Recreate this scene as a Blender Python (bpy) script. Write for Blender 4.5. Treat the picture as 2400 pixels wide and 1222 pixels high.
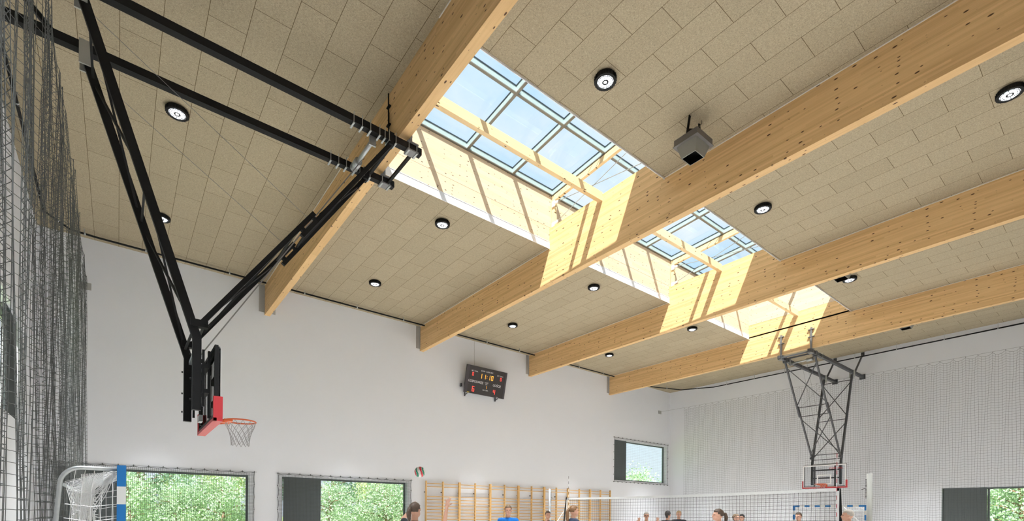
import bpy, bmesh, math, random
from mathutils import Vector, Matrix, noise
for o in list(bpy.data.objects): bpy.data.objects.remove(o)
SC = bpy.context.scene
COL = SC.collection
PI = math.pi
# ------------------------------------------------------------------ camera
TH, ROLL = 0.66847, 0.00846
cd = bpy.data.cameras.new('camera'); cam = bpy.data.objects.new('camera', cd); COL.objects.link(cam)
cd.sensor_width = 36; cd.lens = 1169.8 / 2400 * 36
cd.shift_y = (1204.64 - 611) / 2400; cd.clip_end = 500
R0 = Vector((math.cos(TH), -math.sin(TH), 0)); U0 = Vector((0, 0, 1)); F0 = Vector((math.sin(TH), math.cos(TH), 0))
Rc = R0 * math.cos(ROLL) + U0 * math.sin(ROLL); Uc = U0 * math.cos(ROLL) - R0 * math.sin(ROLL)
M = Matrix((Rc, Uc, -F0)).transposed().to_4x4(); M.translation = (0, 0, 1.583)
cam.matrix_world = M
SC.camera = cam
SC.view_settings.view_transform = 'Standard'; SC.view_settings.look = 'None'
SC.view_settings.gamma = 1; SC.view_settings.use_curve_mapping = False
SC.view_settings.exposure = 0.30
# ------------------------------------------------------------------ sky
W = bpy.data.worlds.new('world'); SC.world = W; W.use_nodes = True
nt = W.node_tree; nt.nodes.clear()
def N(nt, t, **k):
    n = nt.nodes.new(t)
    for a, b in k.items(): setattr(n, a, b)
    return n
wo = N(nt, 'ShaderNodeOutputWorld'); bg = N(nt, 'ShaderNodeBackground')
tc = N(nt, 'ShaderNodeTexCoord'); mp = N(nt, 'ShaderNodeMapping'); mp.inputs['Scale'].default_value = (2.2, 2.2, 3.5)
mp.inputs['Rotation'].default_value = (0.3, 0.1, 0.8)
nz = N(nt, 'ShaderNodeTexNoise'); nz.inputs['Scale'].default_value = 1.6; nz.inputs['Detail'].default_value = 6; nz.inputs['Roughness'].default_value = 0.5
rp = N(nt, 'ShaderNodeValToRGB'); rp.color_ramp.elements[0].position = 0.40; rp.color_ramp.elements[1].position = 0.62
sep = N(nt, 'ShaderNodeSeparateXYZ'); hr = N(nt, 'ShaderNodeMapRange'); hr.inputs[1].default_value = 0.0; hr.inputs[2].default_value = 0.45
hz = N(nt, 'ShaderNodeMixRGB'); hz.inputs[1].default_value = (1.0, 1.12, 1.16, 1); hz.inputs[2].default_value = (0.50, 0.78, 1.02, 1)
mx = N(nt, 'ShaderNodeMixRGB'); mx.inputs[2].default_value = (0.88, 0.97, 1.04, 1)
L_ = nt.links.new
L_(tc.outputs['Generated'], mp.inputs[0]); L_(mp.outputs[0], nz.inputs[0]); L_(nz.outputs[0], rp.inputs[0])
L_(tc.outputs['Generated'], sep.inputs[0]); L_(sep.outputs[2], hr.inputs[0]); L_(hr.outputs[0], hz.inputs[0])
L_(rp.outputs[0], mx.inputs[0]); L_(hz.outputs[0], mx.inputs[1]); L_(mx.outputs[0], bg.inputs[0]); L_(bg.outputs[0], wo.inputs[0])
bg.inputs[1].default_value = 0.84
# ------------------------------------------------------------------ sun
sd = bpy.data.lights.new('sun', 'SUN'); so = bpy.data.objects.new('sun', sd); COL.objects.link(so)
sd.energy = 11.0; sd.angle = 0.0093; sd.color = (1.0, 0.965, 0.92)
so.rotation_euler = Vector((-0.49, -0.43, 1.0)).to_track_quat('Z', 'Y').to_euler()
so.location = (-20, -20, 40)
LAMP_W = 156.0
# ------------------------------------------------------------------ materials
MATS = {}
def mat(name, col, rough=0.5, metal=0.0, var=0.06, scale=6.0, bump=0.0, spec=0.5, coord='Object'):
    if name in MATS: return MATS[name]
    m = bpy.data.materials.new(name); m.use_nodes = True; t = m.node_tree; b = t.nodes['Principled BSDF']
    tcn = N(t, 'ShaderNodeTexCoord'); no = N(t, 'ShaderNodeTexNoise'); no.inputs['Scale'].default_value = scale; no.inputs['Detail'].default_value = 4
    r = N(t, 'ShaderNodeMixRGB'); c = Vector(col)
    r.inputs[1].default_value = (*(c * (1 - var)), 1); r.inputs[2].default_value = (*[min(1, x) for x in c * (1 + var)], 1)
    t.links.new(tcn.outputs[coord], no.inputs[0]); t.links.new(no.outputs[0], r.inputs[0]); t.links.new(r.outputs[0], b.inputs['Base Color'])
    b.inputs['Roughness'].default_value = rough; b.inputs['Metallic'].default_value = metal
    b.inputs['Specular IOR Level'].default_value = spec
    if bump:
        bn = N(t, 'ShaderNodeBump'); bn.inputs['Strength'].default_value = bump; bn.inputs['Distance'].default_value = 0.01
        t.links.new(no.outputs[0], bn.inputs['Height']); t.links.new(bn.outputs[0], b.inputs['Normal'])
    MATS[name] = m; return m
def emis(name, col, s):
    m = bpy.data.materials.new(name); m.use_nodes = True; b = m.node_tree.nodes['Principled BSDF']
    b.inputs['Base Color'].default_value = (0.02, 0.02, 0.02, 1); b.inputs['Emission Color'].default_value = (*col, 1); b.inputs['Emission Strength'].default_value = s
    MATS[name] = m; return m
def wood(name, dark, light, seam=0.04, axis='Z', knots=True, knot_scale=1.0):
    """glued laminated spruce, grain along world Y (beams) or X (boards)"""
    m = bpy.data.materials.new(name); m.use_nodes = True; t = m.node_tree; b = t.nodes['Principled BSDF']; lk = t.links.new
    tcn = N(t, 'ShaderNodeTexCoord'); sp = N(t, 'ShaderNodeSeparateXYZ'); lk(tcn.outputs['Object'], sp.inputs[0])
    along, across = ('Y', 'X') if axis == 'Y' else ('X', 'Y')
    # coordinates: (along, across, z)
    cb = N(t, 'ShaderNodeCombineXYZ'); lk(sp.outputs[along], cb.inputs[0]); lk(sp.outputs[across], cb.inputs[1]); lk(sp.outputs['Z'], cb.inputs[2])
    mg = N(t, 'ShaderNodeMapping'); mg.inputs['Scale'].default_value = (1.2, 26, 26); lk(cb.outputs[0], mg.inputs[0])
    g = N(t, 'ShaderNodeTexNoise'); g.inputs['Scale'].default_value = 1.0; g.inputs['Detail'].default_value = 5; g.inputs['Distortion'].default_value = 0.4; lk(mg.outputs[0], g.inputs[0])
    # lamella tone: floor(z/seam) seeds white noise, changing every few metres
    fl = N(t, 'ShaderNodeMath', operation='DIVIDE'); fl.inputs[1].default_value = seam; lk(sp.outputs['Z'], fl.inputs[0])
    ff = N(t, 'ShaderNodeMath', operation='FLOOR'); lk(fl.outputs[0], ff.inputs[0])
    fa = N(t, 'ShaderNodeMath', operation='DIVIDE'); fa.inputs[1].default_value = 2.7; lk(sp.outputs[along], fa.inputs[0])
    fo = N(t, 'ShaderNodeMath', operation='MULTIPLY_ADD'); fo.inputs[1].default_value = 0.37; lk(ff.outputs[0], fo.inputs[0]); lk(fa.outputs[0], fo.inputs[2])
    fb = N(t, 'ShaderNodeMath', operation='FLOOR'); lk(fo.outputs[0], fb.inputs[0])
    cw = N(t, 'ShaderNodeCombineXYZ'); lk(ff.outputs[0], cw.inputs[0]); lk(fb.outputs[0], cw.inputs[1])
    wn = N(t, 'ShaderNodeTexWhiteNoise', noise_dimensions='3D'); lk(cw.outputs[0], wn.inputs[0])
    tone = N(t, 'ShaderNodeMath', operation='MULTIPLY_ADD'); tone.inputs[1].default_value = 0.45; tone.inputs[2].default_value = 0.1; lk(wn.outputs[0], tone.inputs[0])
    ad = N(t, 'ShaderNodeMath', operation='MULTIPLY_ADD'); ad.inputs[1].default_value = 0.6; lk(g.outputs[0], ad.inputs[0]); lk(tone.outputs[0], ad.inputs[2])
    r = N(t, 'ShaderNodeMixRGB'); r.inputs[1].default_value = (*dark, 1); r.inputs[2].default_value = (*light, 1); lk(ad.outputs[0], r.inputs[0])
    last = r
    if knots:
        zz = N(t, 'ShaderNodeMath', operation='ADD'); lk(sp.outputs['Z'], zz.inputs[0]); lk(sp.outputs[across], zz.inputs[1])
        c2 = N(t, 'ShaderNodeCombineXYZ'); lk(sp.outputs[along], c2.inputs[0]); lk(zz.outputs[0], c2.inputs[1])
        mk = N(t, 'ShaderNodeMapping'); mk.inputs['Scale'].default_value = (3.4 * knot_scale, 8.5 * knot_scale, 1); lk(c2.outputs[0], mk.inputs[0])
        v = N(t, 'ShaderNodeTexVoronoi', feature='F1', voronoi_dimensions='2D'); v.inputs['Scale'].default_value = 1.0; v.inputs['Randomness'].default_value = 1.0; lk(mk.outputs[0], v.inputs[0])
        sc = N(t, 'ShaderNodeSeparateColor'); lk(v.outputs['Color'], sc.inputs[0])
        rad = N(t, 'ShaderNodeMapRange'); rad.inputs[1].default_value = 0.35; rad.inputs[2].default_value = 1.0; rad.inputs[3].default_value = 0.0; rad.inputs[4].default_value = 0.15; lk(sc.outputs[0], rad.inputs[0])
        cmp_ = N(t, 'ShaderNodeMath', operation='SUBTRACT'); lk(rad.outputs[0], cmp_.inputs[0]); lk(v.outputs['Distance'], cmp_.inputs[1])
        km = N(t, 'ShaderNodeMapRange'); km.inputs[1].default_value = 0.0; km.inputs[2].default_value = 0.05; lk(cmp_.outputs[0], km.inputs[0])
        kx = N(t, 'ShaderNodeMixRGB'); kx.inputs[2].default_value = (dark[0] * .18, dark[1] * .14, dark[2] * .12, 1); lk(km.outputs[0], kx.inputs[0]); lk(r.outputs[0], kx.inputs[1])
        last = kx
    lk(last.outputs[0], b.inputs['Base Color']); b.inputs['Roughness'].default_value = 0.55; b.inputs['Specular IOR Level'].default_value = 0.3
    MATS[name] = m; return m
def glass(name, tint, refl=0.06):
    m = bpy.data.materials.new(name); m.use_nodes = True; t = m.node_tree; t.nodes.clear(); lk = t.links.new
    o = N(t, 'ShaderNodeOutputMaterial'); tr = N(t, 'ShaderNodeBsdfTransparent'); gl = N(t, 'ShaderNodeBsdfGlossy'); mxs = N(t, 'ShaderNodeMixShader')
    fr = N(t, 'ShaderNodeFresnel'); fr.inputs[0].default_value = 1.45; mu = N(t, 'ShaderNodeMath', operation='MULTIPLY'); mu.inputs[1].default_value = refl / 0.06
    tr.inputs[0].default_value = (*tint, 1); gl.inputs['Roughness'].default_value = 0.02
    lk(fr.outputs[0], mu.inputs[0]); lk(mu.outputs[0], mxs.inputs[0]); lk(tr.outputs[0], mxs.inputs[1]); lk(gl.outputs[0], mxs.inputs[2]); lk(mxs.outputs[0], o.inputs[0])
    MATS[name] = m; return m
WHITE = mat('white_plaster', (0.76, 0.77, 0.80), 0.85, var=0.012, scale=0.6, spec=0.15)
def ceiling_mat():
    m = bpy.data.materials.new('wood_wool_panels'); m.use_nodes = True; t = m.node_tree; b = t.nodes['Principled BSDF']; lk = t.links.new
    tcn = N(t, 'ShaderNodeTexCoord'); sp = N(t, 'ShaderNodeSeparateXYZ'); lk(tcn.outputs['Object'], sp.inputs[0])
    a = N(t, 'ShaderNodeMath', operation='SUBTRACT'); a.inputs[1].default_value = 3.605; lk(sp.outputs['Y'], a.inputs[0])
    c = N(t, 'ShaderNodeMath', operation='SUBTRACT'); c.inputs[1].default_value = 12.87 - 0.5608 * 40; lk(sp.outputs['X'], c.inputs[0])
    a2 = N(t, 'ShaderNodeMath', operation='ADD'); a2.inputs[1].default_value = 1.163 * 20; lk(a.outputs[0], a2.inputs[0])
    cb = N(t, 'ShaderNodeCombineXYZ'); lk(a2.outputs[0], cb.inputs[0]); lk(c.outputs[0], cb.inputs[1])
    br = N(t, 'ShaderNodeTexBrick'); br.offset = 0.5; br.offset_frequency = 2; br.inputs['Scale'].default_value = 1
    br.inputs['Brick Width'].default_value = 1.163; br.inputs['Row Height'].default_value = 0.5608; br.inputs['Mortar Size'].default_value = 0.0055
    br.inputs['Mortar Smooth'].default_value = 0.3; br.inputs['Bias'].default_value = 0
    br.inputs['Color1'].default_value = (0.385, 0.322, 0.222, 1); br.inputs['Color2'].default_value = (0.36, 0.30, 0.205, 1); br.inputs['Mortar'].default_value = (0.13, 0.095, 0.05, 1)
    lk(cb.outputs[0], br.inputs[0])
    no = N(t, 'ShaderNodeTexNoise'); no.inputs['Scale'].default_value = 55; no.inputs['Detail'].default_value = 3; no.inputs['Distortion'].default_value = 1.5; lk(tcn.outputs['Object'], no.inputs[0])
    rr = N(t, 'ShaderNodeValToRGB'); rr.color_ramp.elements[0].position = 0.3; rr.color_ramp.elements[0].color = (0.68, 0.68, 0.68, 1); rr.color_ramp.elements[1].position = 0.7; rr.color_ramp.elements[1].color = (1.25, 1.25, 1.25, 1); lk(no.outputs[0], rr.inputs[0])
    mu = N(t, 'ShaderNodeMixRGB', blend_type='MULTIPLY'); mu.inputs[0].default_value = 1; lk(br.outputs[0], mu.inputs[1]); lk(rr.outputs[0], mu.inputs[2])
    lk(mu.outputs[0], b.inputs['Base Color']); b.inputs['Roughness'].default_value = 0.95; b.inputs['Specular IOR Level'].default_value = 0.1
    return m
CEIL = ceiling_mat()
GLU = wood('glulam_spruce', (0.46, 0.27, 0.105), (0.81, 0.55, 0.275), 0.04, 'Y')
CLT = wood('spruce_board', (0.55, 0.41, 0.265), (0.70, 0.555, 0.385), 0.11, 'X', True, 1.3)
CLTY = wood('spruce_board_cross', (0.55, 0.41, 0.265), (0.70, 0.555, 0.385), 0.11, 'Y', True, 1.3)
TIMB = wood('planed_timber', (0.64, 0.44, 0.21), (0.84, 0.63, 0.36), 0.5, 'X', True, 0.8)
PINE = wood('lacquered_pine', (0.58, 0.34, 0.12), (0.74, 0.48, 0.21), 0.5, 'X', False)
TRIMW = mat('white_trim', (0.85, 0.85, 0.87), 0.5, var=0.01)
BLACK = mat('black_powder_coat', (0.006, 0.006, 0.006), 0.65, var=0.2, spec=0.25)
GUNM = mat('dark_grey_coat', (0.045, 0.047, 0.05), 0.45, var=0.15)
ZINC = mat('galvanised_steel', (0.42, 0.44, 0.44), 0.42, 0.8, var=0.12, scale=20)
CHROME = mat('bright_steel', (0.75, 0.77, 0.78), 0.22, 0.95)
ANTH = mat('anthracite_panel', (0.085, 0.10, 0.10), 0.5, var=0.05)
ALU = mat('pale_aluminium', (0.40, 0.49, 0.48), 0.45, 0.2)
GASK = mat('dark_gasket', (0.03, 0.045, 0.06), 0.5)
BARD = mat('olive_grey_bar', (0.16, 0.15, 0.12), 0.5)
GLASS = glass('clear_glazing', (0.93, 0.97, 0.98), 0.06)
GLASS2 = glass('window_glass', (0.90, 0.95, 0.95), 0.06)
ACRYL = glass('backboard_acrylic', (0.93, 0.94, 0.95), 0.06)
NETD = mat('dark_netting', (0.07, 0.075, 0.072), 0.8, var=0.1)
NETW = mat('white_netting', (0.75, 0.75, 0.75), 0.8)
RED = mat('red_padding', (0.44, 0.028, 0.035), 0.5)
ORANGE = mat('orange_rim', (0.62, 0.11, 0.025), 0.5)
BLUE = mat('blue_paint', (0.0, 0.125, 0.36), 0.5)
PAINTW = mat('white_paint', (0.82, 0.82, 0.82), 0.45)
FLOORM = mat('sports_floor', (0.66, 0.63, 0.59), 0.4, var=0.05, scale=1.5)
# ------------------------------------------------------------------ mesh helpers
class MB:
    def __init__(s): s.v = []; s.f = []; s.m = []; s.sm = []; s.mi = 0; s.smooth = False
    def add(s, vs, fs):
        b = len(s.v); s.v += [tuple(p) for p in vs]
        for f in fs: s.f.append(tuple(b + i for i in f)); s.m.append(s.mi); s.sm.append(s.smooth)
    def box(s, x0, x1, y0, y1, z0, z1):
        s.add([(x0, y0, z0), (x1, y0, z0), (x1, y1, z0), (x0, y1, z0), (x0, y0, z1), (x1, y0, z1), (x1, y1, z1), (x0, y1, z1)],
              [(0, 3, 2, 1), (4, 5, 6, 7), (0, 1, 5, 4), (1, 2, 6, 5), (2, 3, 7, 6), (3, 0, 4, 7)])
    def bar(s, p, q, w, h, up=(0, 0, 1)):
        p, q = Vector(p), Vector(q); d = (q - p).normalized(); u = Vector(up)
        if abs(d.dot(u)) > 0.99: u = Vector((1, 0, 0))
        a = d.cross(u).normalized() * w / 2; c = a.normalized().cross(d).normalized() * h / 2
        s.add([p - a - c, p + a - c, p + a + c, p - a + c, q - a - c, q + a - c, q + a + c, q - a + c],
              [(0, 1, 2, 3), (7, 6, 5, 4), (0, 4, 5, 1), (1, 5, 6, 2), (2, 6, 7, 3), (3, 7, 4, 0)])
    def tube(s, pts, r, n=8, cap=True, rs=None):
        pts = [Vector(p) for p in pts]; b = len(s.v); d0 = (pts[1] - pts[0]).normalized()
        u = Vector((0, 0, 1)) if abs(d0.z) < 0.9 else Vector((1, 0, 0)); a = d0.cross(u).normalized()
        k = len(pts)
        for i, p in enumerate(pts):
            d = (pts[min(i + 1, k - 1)] - pts[max(i - 1, 0)]).normalized()
            a = (a - d * a.dot(d)).normalized(); c = d.cross(a); rr = rs[i] if rs else r
            for j in range(n):
                t = 2 * PI * j / n; s.v.append(tuple(p + (a * math.cos(t) + c * math.sin(t)) * rr))
        for i in range(k - 1):
            for j in range(n):
                s.f.append((b + i * n + j, b + i * n + (j + 1) % n, b + (i + 1) * n + (j + 1) % n, b + (i + 1) * n + j)); s.m.append(s.mi); s.sm.append(n > 6)
        if cap:
            s.f.append(tuple(b + j for j in reversed(range(n)))); s.m.append(s.mi); s.sm.append(False)
            s.f.append(tuple(b + (k - 1) * n + j for j in range(n))); s.m.append(s.mi); s.sm.append(False)
    def ball(s, c, r, n=12, m=8, rot=None):
        c = Vector(c); R = Vector(r) if hasattr(r, '__len__') else Vector((r, r, r)); vs = [(0, 0, 1)]
        for i in range(1, m):
            for j in range(n):
                a = PI * i / m; t = 2 * PI * j / n; vs.append((math.sin(a) * math.cos(t), math.sin(a) * math.sin(t), math.cos(a)))
        vs.append((0, 0, -1)); out = []
        for v in vs:
            q = Vector((v[0] * R.x, v[1] * R.y, v[2] * R.z))
            if rot: q = rot @ q
            out.append(c + q)
        fs = []
        for j in range(n): fs.append((0, 1 + j, 1 + (j + 1) % n))
        for i in range(m - 2):
            for j in range(n):
                a0 = 1 + i * n + j; a1 = 1 + i * n + (j + 1) % n; fs.append((a0, a0 + n, a1 + n, a1))
        l = len(vs) - 1; o = 1 + (m - 2) * n
        for j in range(n): fs.append((l, o + (j + 1) % n, o + j))
        sm = s.smooth; s.smooth = True; s.add(out, fs); s.smooth = sm
    def cap(s, p, q, r1, r2, n=10):
        """tapered capsule"""
        s.ball(p, r1, n, 6); s.ball(q, r2, n, 6); s.tube([p, q], r1, n, True, [r1, r2])
    def disc(s, c, r0, r1, z0, z1, n=28):
        """washer / cylinder around the z axis at c"""
        vs = []
        for z in (z0, z1):
            for r in (r0, r1):
                for j in range(n): t = 2 * PI * j / n; vs.append((c[0] + r * math.cos(t), c[1] + r * math.sin(t), c[2] + z))
        fs = []
        for j in range(n):
            k = (j + 1) % n
            fs += [(j, n + j, n + k, k), (2 * n + j, 2 * n + k, 3 * n + k, 3 * n + j), (j, k, 2 * n + k, 2 * n + j), (n + j, 3 * n + j, 3 * n + k, n + k)]
        s.add(vs, fs)
    def quad(s, a, b, c, d): s.add([a, b, c, d], [(0, 1, 2, 3)])
    def cut(s):
        s.cuts = getattr(s, 'cuts', [(0, 0)]) + [(len(s.v), len(s.f))]
    def build(s, name, mats, parent=None, loc=None, **tags):
        if getattr(s, 'cuts', None):
            cs = s.cuts + [(len(s.v), len(s.f))]; s.cuts = None; o = None
            for (a, c) in zip(cs[:-1], cs[1:]):
                if c[0] == a[0]: continue
                q = MB(); q.v = s.v[a[0]:c[0]]; q.f = [tuple(i - a[0] for i in f) for f in s.f[a[1]:c[1]]]; q.m = s.m[a[1]:c[1]]; q.sm = s.sm[a[1]:c[1]]
                o = q.build(name, mats, parent, loc, **tags)
            return o
        me = bpy.data.meshes.new(name)
        off = Vector(loc) if loc is not None else (parent.location if parent is not None and parent.parent is None else (parent['_off'] if parent is not None else Vector((0, 0, 0))))
        off = Vector(off)
        me.from_pydata([tuple(Vector(v) - off) for v in s.v], [], s.f)
        if not isinstance(mats, (list, tuple)): mats = [mats]
        for m in mats: me.materials.append(m)
        me.polygons.foreach_set('material_index', s.m); me.polygons.foreach_set('use_smooth', s.sm); me.update()
        o = bpy.data.objects.new(name, me); COL.objects.link(o)
        if parent is not None:
            o.parent = parent; o['_off'] = list(off)
        elif loc is not None: o.location = loc
        for k, v in tags.items(): o[k] = v
        return o
def thing(name, loc, label, cat, group=None, rz=0):
    o = bpy.data.objects.new(name, None); COL.objects.link(o); o.location = loc; o.rotation_euler.z = rz; o.empty_display_size = 0.1
    o['label'] = label; o['category'] = cat
    if group: o['group'] = group
    return o
def copy_tree(o, loc=None, rz=None, parent=None, **tags):
    c = o.copy(); COL.objects.link(c)
    if parent is not None: c.parent = parent
    if loc is not None: c.location = loc
    if rz is not None: c.rotation_euler.z = rz
    for k, v in tags.items(): c[k] = v
    for ch in list(o.children): copy_tree(ch, parent=c)
    return c
def world_mb(f):
    b = MB(); f(b); return b
S = dict(kind='structure')
# ------------------------------------------------------------------ hall dimensions
XC, XB, YA, YN = -1.84, 28.5, 19.4, -1.1     # wall C (left), wall B (far right), wall A (window wall), near wall
ZC = 9.62; WT = 0.35
BX = [4.04 + 6.133 * i for i in range(4)]; BW = 0.18; BZ = 8.56; BT = 10.2
SY0, SY1 = 7.12, 11.17
def wall_with_holes(name, axis, pos, thick, a0, a1, z0, z1, holes, m=WHITE):
    """axis 'Y': wall plane at y=pos running in x.  holes=(a0,a1,z0,z1)"""
    b = MB(); As = sorted({a0, a1, *[h[0] for h in holes], *[h[1] for h in holes]}); Zs = sorted({z0, z1, *[h[2] for h in holes], *[h[3] for h in holes]})
    for i in range(len(As) - 1):
        for j in range(len(Zs) - 1):
            ca, cz = (As[i] + As[i + 1]) / 2, (Zs[j] + Zs[j + 1]) / 2
            if any(h[0] < ca < h[1] and h[2] < cz < h[3] for h in holes): continue
            p0, p1 = sorted((pos, pos + thick))
            if axis == 'Y': b.box(As[i], As[i + 1], p0, p1, Zs[j], Zs[j + 1])
            else: b.box(p0, p1, As[i], As[i + 1], Zs[j], Zs[j + 1])
    bm = bmesh.new(); me = bpy.data.meshes.new(name); me.from_pydata(b.v, [], b.f); bm.from_mesh(me)
    bmesh.ops.remove_doubles(bm, verts=bm.verts, dist=1e-5)
    # drop interior faces shared between neighbouring blocks
    seen = {}
    for f in bm.faces: seen.setdefault(tuple(sorted(v.index for v in f.verts)), []).append(f)
    kill = [f for fs in seen.values() if len(fs) > 1 for f in fs]
    bmesh.ops.delete(bm, geom=kill, context='FACES_ONLY'); bm.to_mesh(me); bm.free(); me.materials.append(m)
    o = bpy.data.objects.new(name, me); COL.objects.link(o); o['kind'] = 'structure'; return o
GZ0, GZ1 = 0.45, 2.86
wall_with_holes('wall_back', 'Y', YA, WT, XC - WT, XB + WT, -0.05, 10.4, [(-1.38, 3.6, GZ0, GZ1), (4.67, 9.65, GZ0, GZ1), (23.0, 28.15, 3.63, 6.03)])
wall_with_holes('wall_right', 'X', XB, WT, YN, YA, -0.05, 10.4, [(0.45, 5.54, GZ0, GZ1)])
wall_with_holes('wall_left', 'X', XC, -WT, YN, YA, -0.05, 10.4, [(11.6, 16.7, 3.63, 6.03)])
b = MB(); b.box(XC - WT, XB + WT, YN - WT, YN, -0.05, 10.4); b.build('wall_front', WHITE, **S)
b = MB(); b.box(XC - WT, XB + WT, YN - WT, YA + WT, -0.25, -0.05 + 0.05); b.build('floor', FLOORM, **S)
# ceiling slab with the roof-light openings
b = MB(); hx0, hx1 = BX[0] + BW, BX[3]
b.box(XC, hx0, YN, YA, ZC, ZC + 0.06); b.box(hx1, XB, YN, YA, ZC, ZC + 0.06)
b.box(hx0, hx1, YN, SY0, ZC, ZC + 0.06); b.box(hx0, hx1, SY1, YA, ZC, ZC + 0.06)
b.build('ceiling', CEIL, **S)
b = MB(); b.box(XC - WT, hx0, YN - WT, YA + WT, 10.25, 10.5); b.box(hx1 + 0.18, XB + WT, YN - WT, YA + WT, 10.25, 10.5)
b.box(hx0, hx1 + .18, YN - WT, SY0 - 0.25, 10.25, 10.5); b.box(hx0, hx1 + .18, SY1 + 0.15, YA + WT, 10.25, 10.5)
b.build('roof', mat('grey_roofing', (0.3, 0.3, 0.3), 0.9), **S)
# roof-light shaft walls
def shaft():
    b = MB(); b.box(hx0, hx1, SY1 + .001, SY1 + 0.12, ZC + 0.062, 10.232); b.box(hx0, hx1, SY1 + .001, SY1 + 0.12, 10.24, 11.2)
    o = b.build('trim_1', CLT, **S)
    b = MB(); b.box(hx0, hx1, SY0 - 0.12, SY0 - .002, ZC + .062, 11.36); b.box(hx0, hx1, SY0 - .12, SY0 + .33, 11.3, 11.36); b.build('trim_2', TRIMW, **S)
    b = MB(); b.box(hx0, hx1, SY1 - 0.012, SY1, ZC - 0.03, ZC + 0.17); b.box(hx0, hx1, SY1 - 0.02, SY1, ZC + .165, ZC + 0.175); b.build('trim_3', TRIMW, **S)
    b = MB(); b.box(hx0, hx1, SY0, SY0 + 0.012, ZC - 0.035, ZC + 0.1); b.build('trim_4', TRIMW, **S)
    b = MB(); b.box(BX[3] + 0.002, BX[3] + 0.10, SY0, SY1, BT + .008, 11.5); b.build('trim_5', CLTY, **S)
    b = MB(); b.box(BX[0] + .06, BX[0] + 0.15, SY0, SY1, BT + .008, 11.5); b.build('trim_6', CLTY, **S)
    b = MB()
    for x in BX:
        for (ya, yb) in ((YN, SY0), (SY1, YA)): b.box(x - 0.014, x, ya, yb, ZC - .014, ZC); b.box(x + BW, x + BW + 0.008, ya, yb, ZC - .010, ZC)
    b.build('trim_7', mat('pale_bead', (0.7, 0.66, 0.6), 0.6), **S)
shaft()
# glulam beams (each with its steel shoe plates on the wall)
for i, x in enumerate(BX):
    lab = ['glulam roof beam nearest the camera, left of the first roof light', 'glulam roof beam between the first and second roof lights', 'glulam roof beam between the second and third roof lights', 'farthest glulam roof beam, holding the far basketball hoist'][i]
    t = thing('glulam_beam', (x + BW / 2, YA, BZ), lab, 'beam', 'glulam roof beams')
    b = MB(); b.box(x, x + BW, YN, YA - 0.006, BZ, BT); b.build('timber_body', GLU, t)
    b = MB(); b.box(x - 0.18, x - 0.001, YA - 0.012, YA - 0.001, BZ + 0.1, ZC - 0.01); b.box(x + BW + .001, x + BW + 0.18, YA - 0.012, YA - 0.001, BZ + 0.1, ZC - 0.01)
    b.box(x - 0.012, x - 0.001, YA - 0.05, YA - 0.012, BZ + 0.08, ZC - 0.01); b.box(x + BW + .001, x + BW + .012, YA - 0.05, YA - 0.012, BZ + 0.08, ZC - 0.01)
    for k in range(5):
        for xx in (x - 0.13, x + BW + 0.13): b.tube([(xx, YA - .02, BZ + .2 + k * .19), (xx, YA - .012, BZ + .2 + k * .19)], 0.012, 8)
    b.build('steel_shoe', mat('grey_steel_plate', (0.42, 0.42, 0.42), 0.5, 0.3), t)
# ------------------------------------------------------------------ roof glazing
def gz(y): return 11.22 + (SY1 - y) * 0.055
def roof_light(idx, x0, x1):
    t = bpy.data.objects.new('window_%d' % idx, None); COL.objects.link(t); t.location = (x0, SY1, 11.2); t['kind'] = 'structure'; t.empty_display_size = .1
    YM, YT = 9.08, 7.2
    fr = MB(); ga = MB(); bo = MB(); gl = MB()
    D = 0.15
    def lng(y, xx0, xx1, w=0.06):
        fr.bar((xx0, y, gz(y) + D / 2 + .012), (xx1, y, gz(y) + D / 2 + .012), w, D); bo.bar((xx0, y, gz(y)), (xx1, y, gz(y)), w + .004, 0.022)
    lng(SY1 - 0.0, x0, x1, 0.09); lng(YM, x0, x1)
    n = 4; st = (x1 - x0) / n
    for k in range(n + (1 if idx == 6 else 0)):
        xx = x0 + k * st
        fr.bar((xx, SY1, gz(SY1) + D / 2 + .01), (xx, YT, gz(YT) + D / 2 + .01), 0.06, D); bo.bar((xx, SY1, gz(SY1) - .001), (xx, YT, gz(YT) - .001), 0.064, 0.022)
    for k in range(n):
        xa, xb = x0 + k * st + .03, x0 + (k + 1) * st - .03
        for (ya, yb) in ((SY1 - .045, YM + .03), (YM - .03, YT)):
            for (p, q) in (((xa, ya), (xb, ya)), ((xb, ya), (xb, yb)), ((xb, yb), (xa, yb)), ((xa, yb), (xa, ya))):
                ga.bar((p[0], p[1], gz(p[1]) + D + .0), (q[0], q[1], gz(q[1]) + D + .0), 0.022, 0.022)
    y0, y1 = SY1 + .03, YT
    gl.quad((x0, y0, gz(y0) + D + .025), (x1, y0, gz(y0) + D + .025), (x1, y1, gz(y1) + D + .025), (x0, y1, gz(y1) + D + .025))
    fr.build('frame', ALU, t); ga.build('gasket', GASK, t); bo.build('bar_cover', BARD, t); gl.build('pane', GLASS, t)
for i in range(3): roof_light(4 + i, BX[i] + BW / 2, BX[i + 1] + BW / 2)
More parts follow.
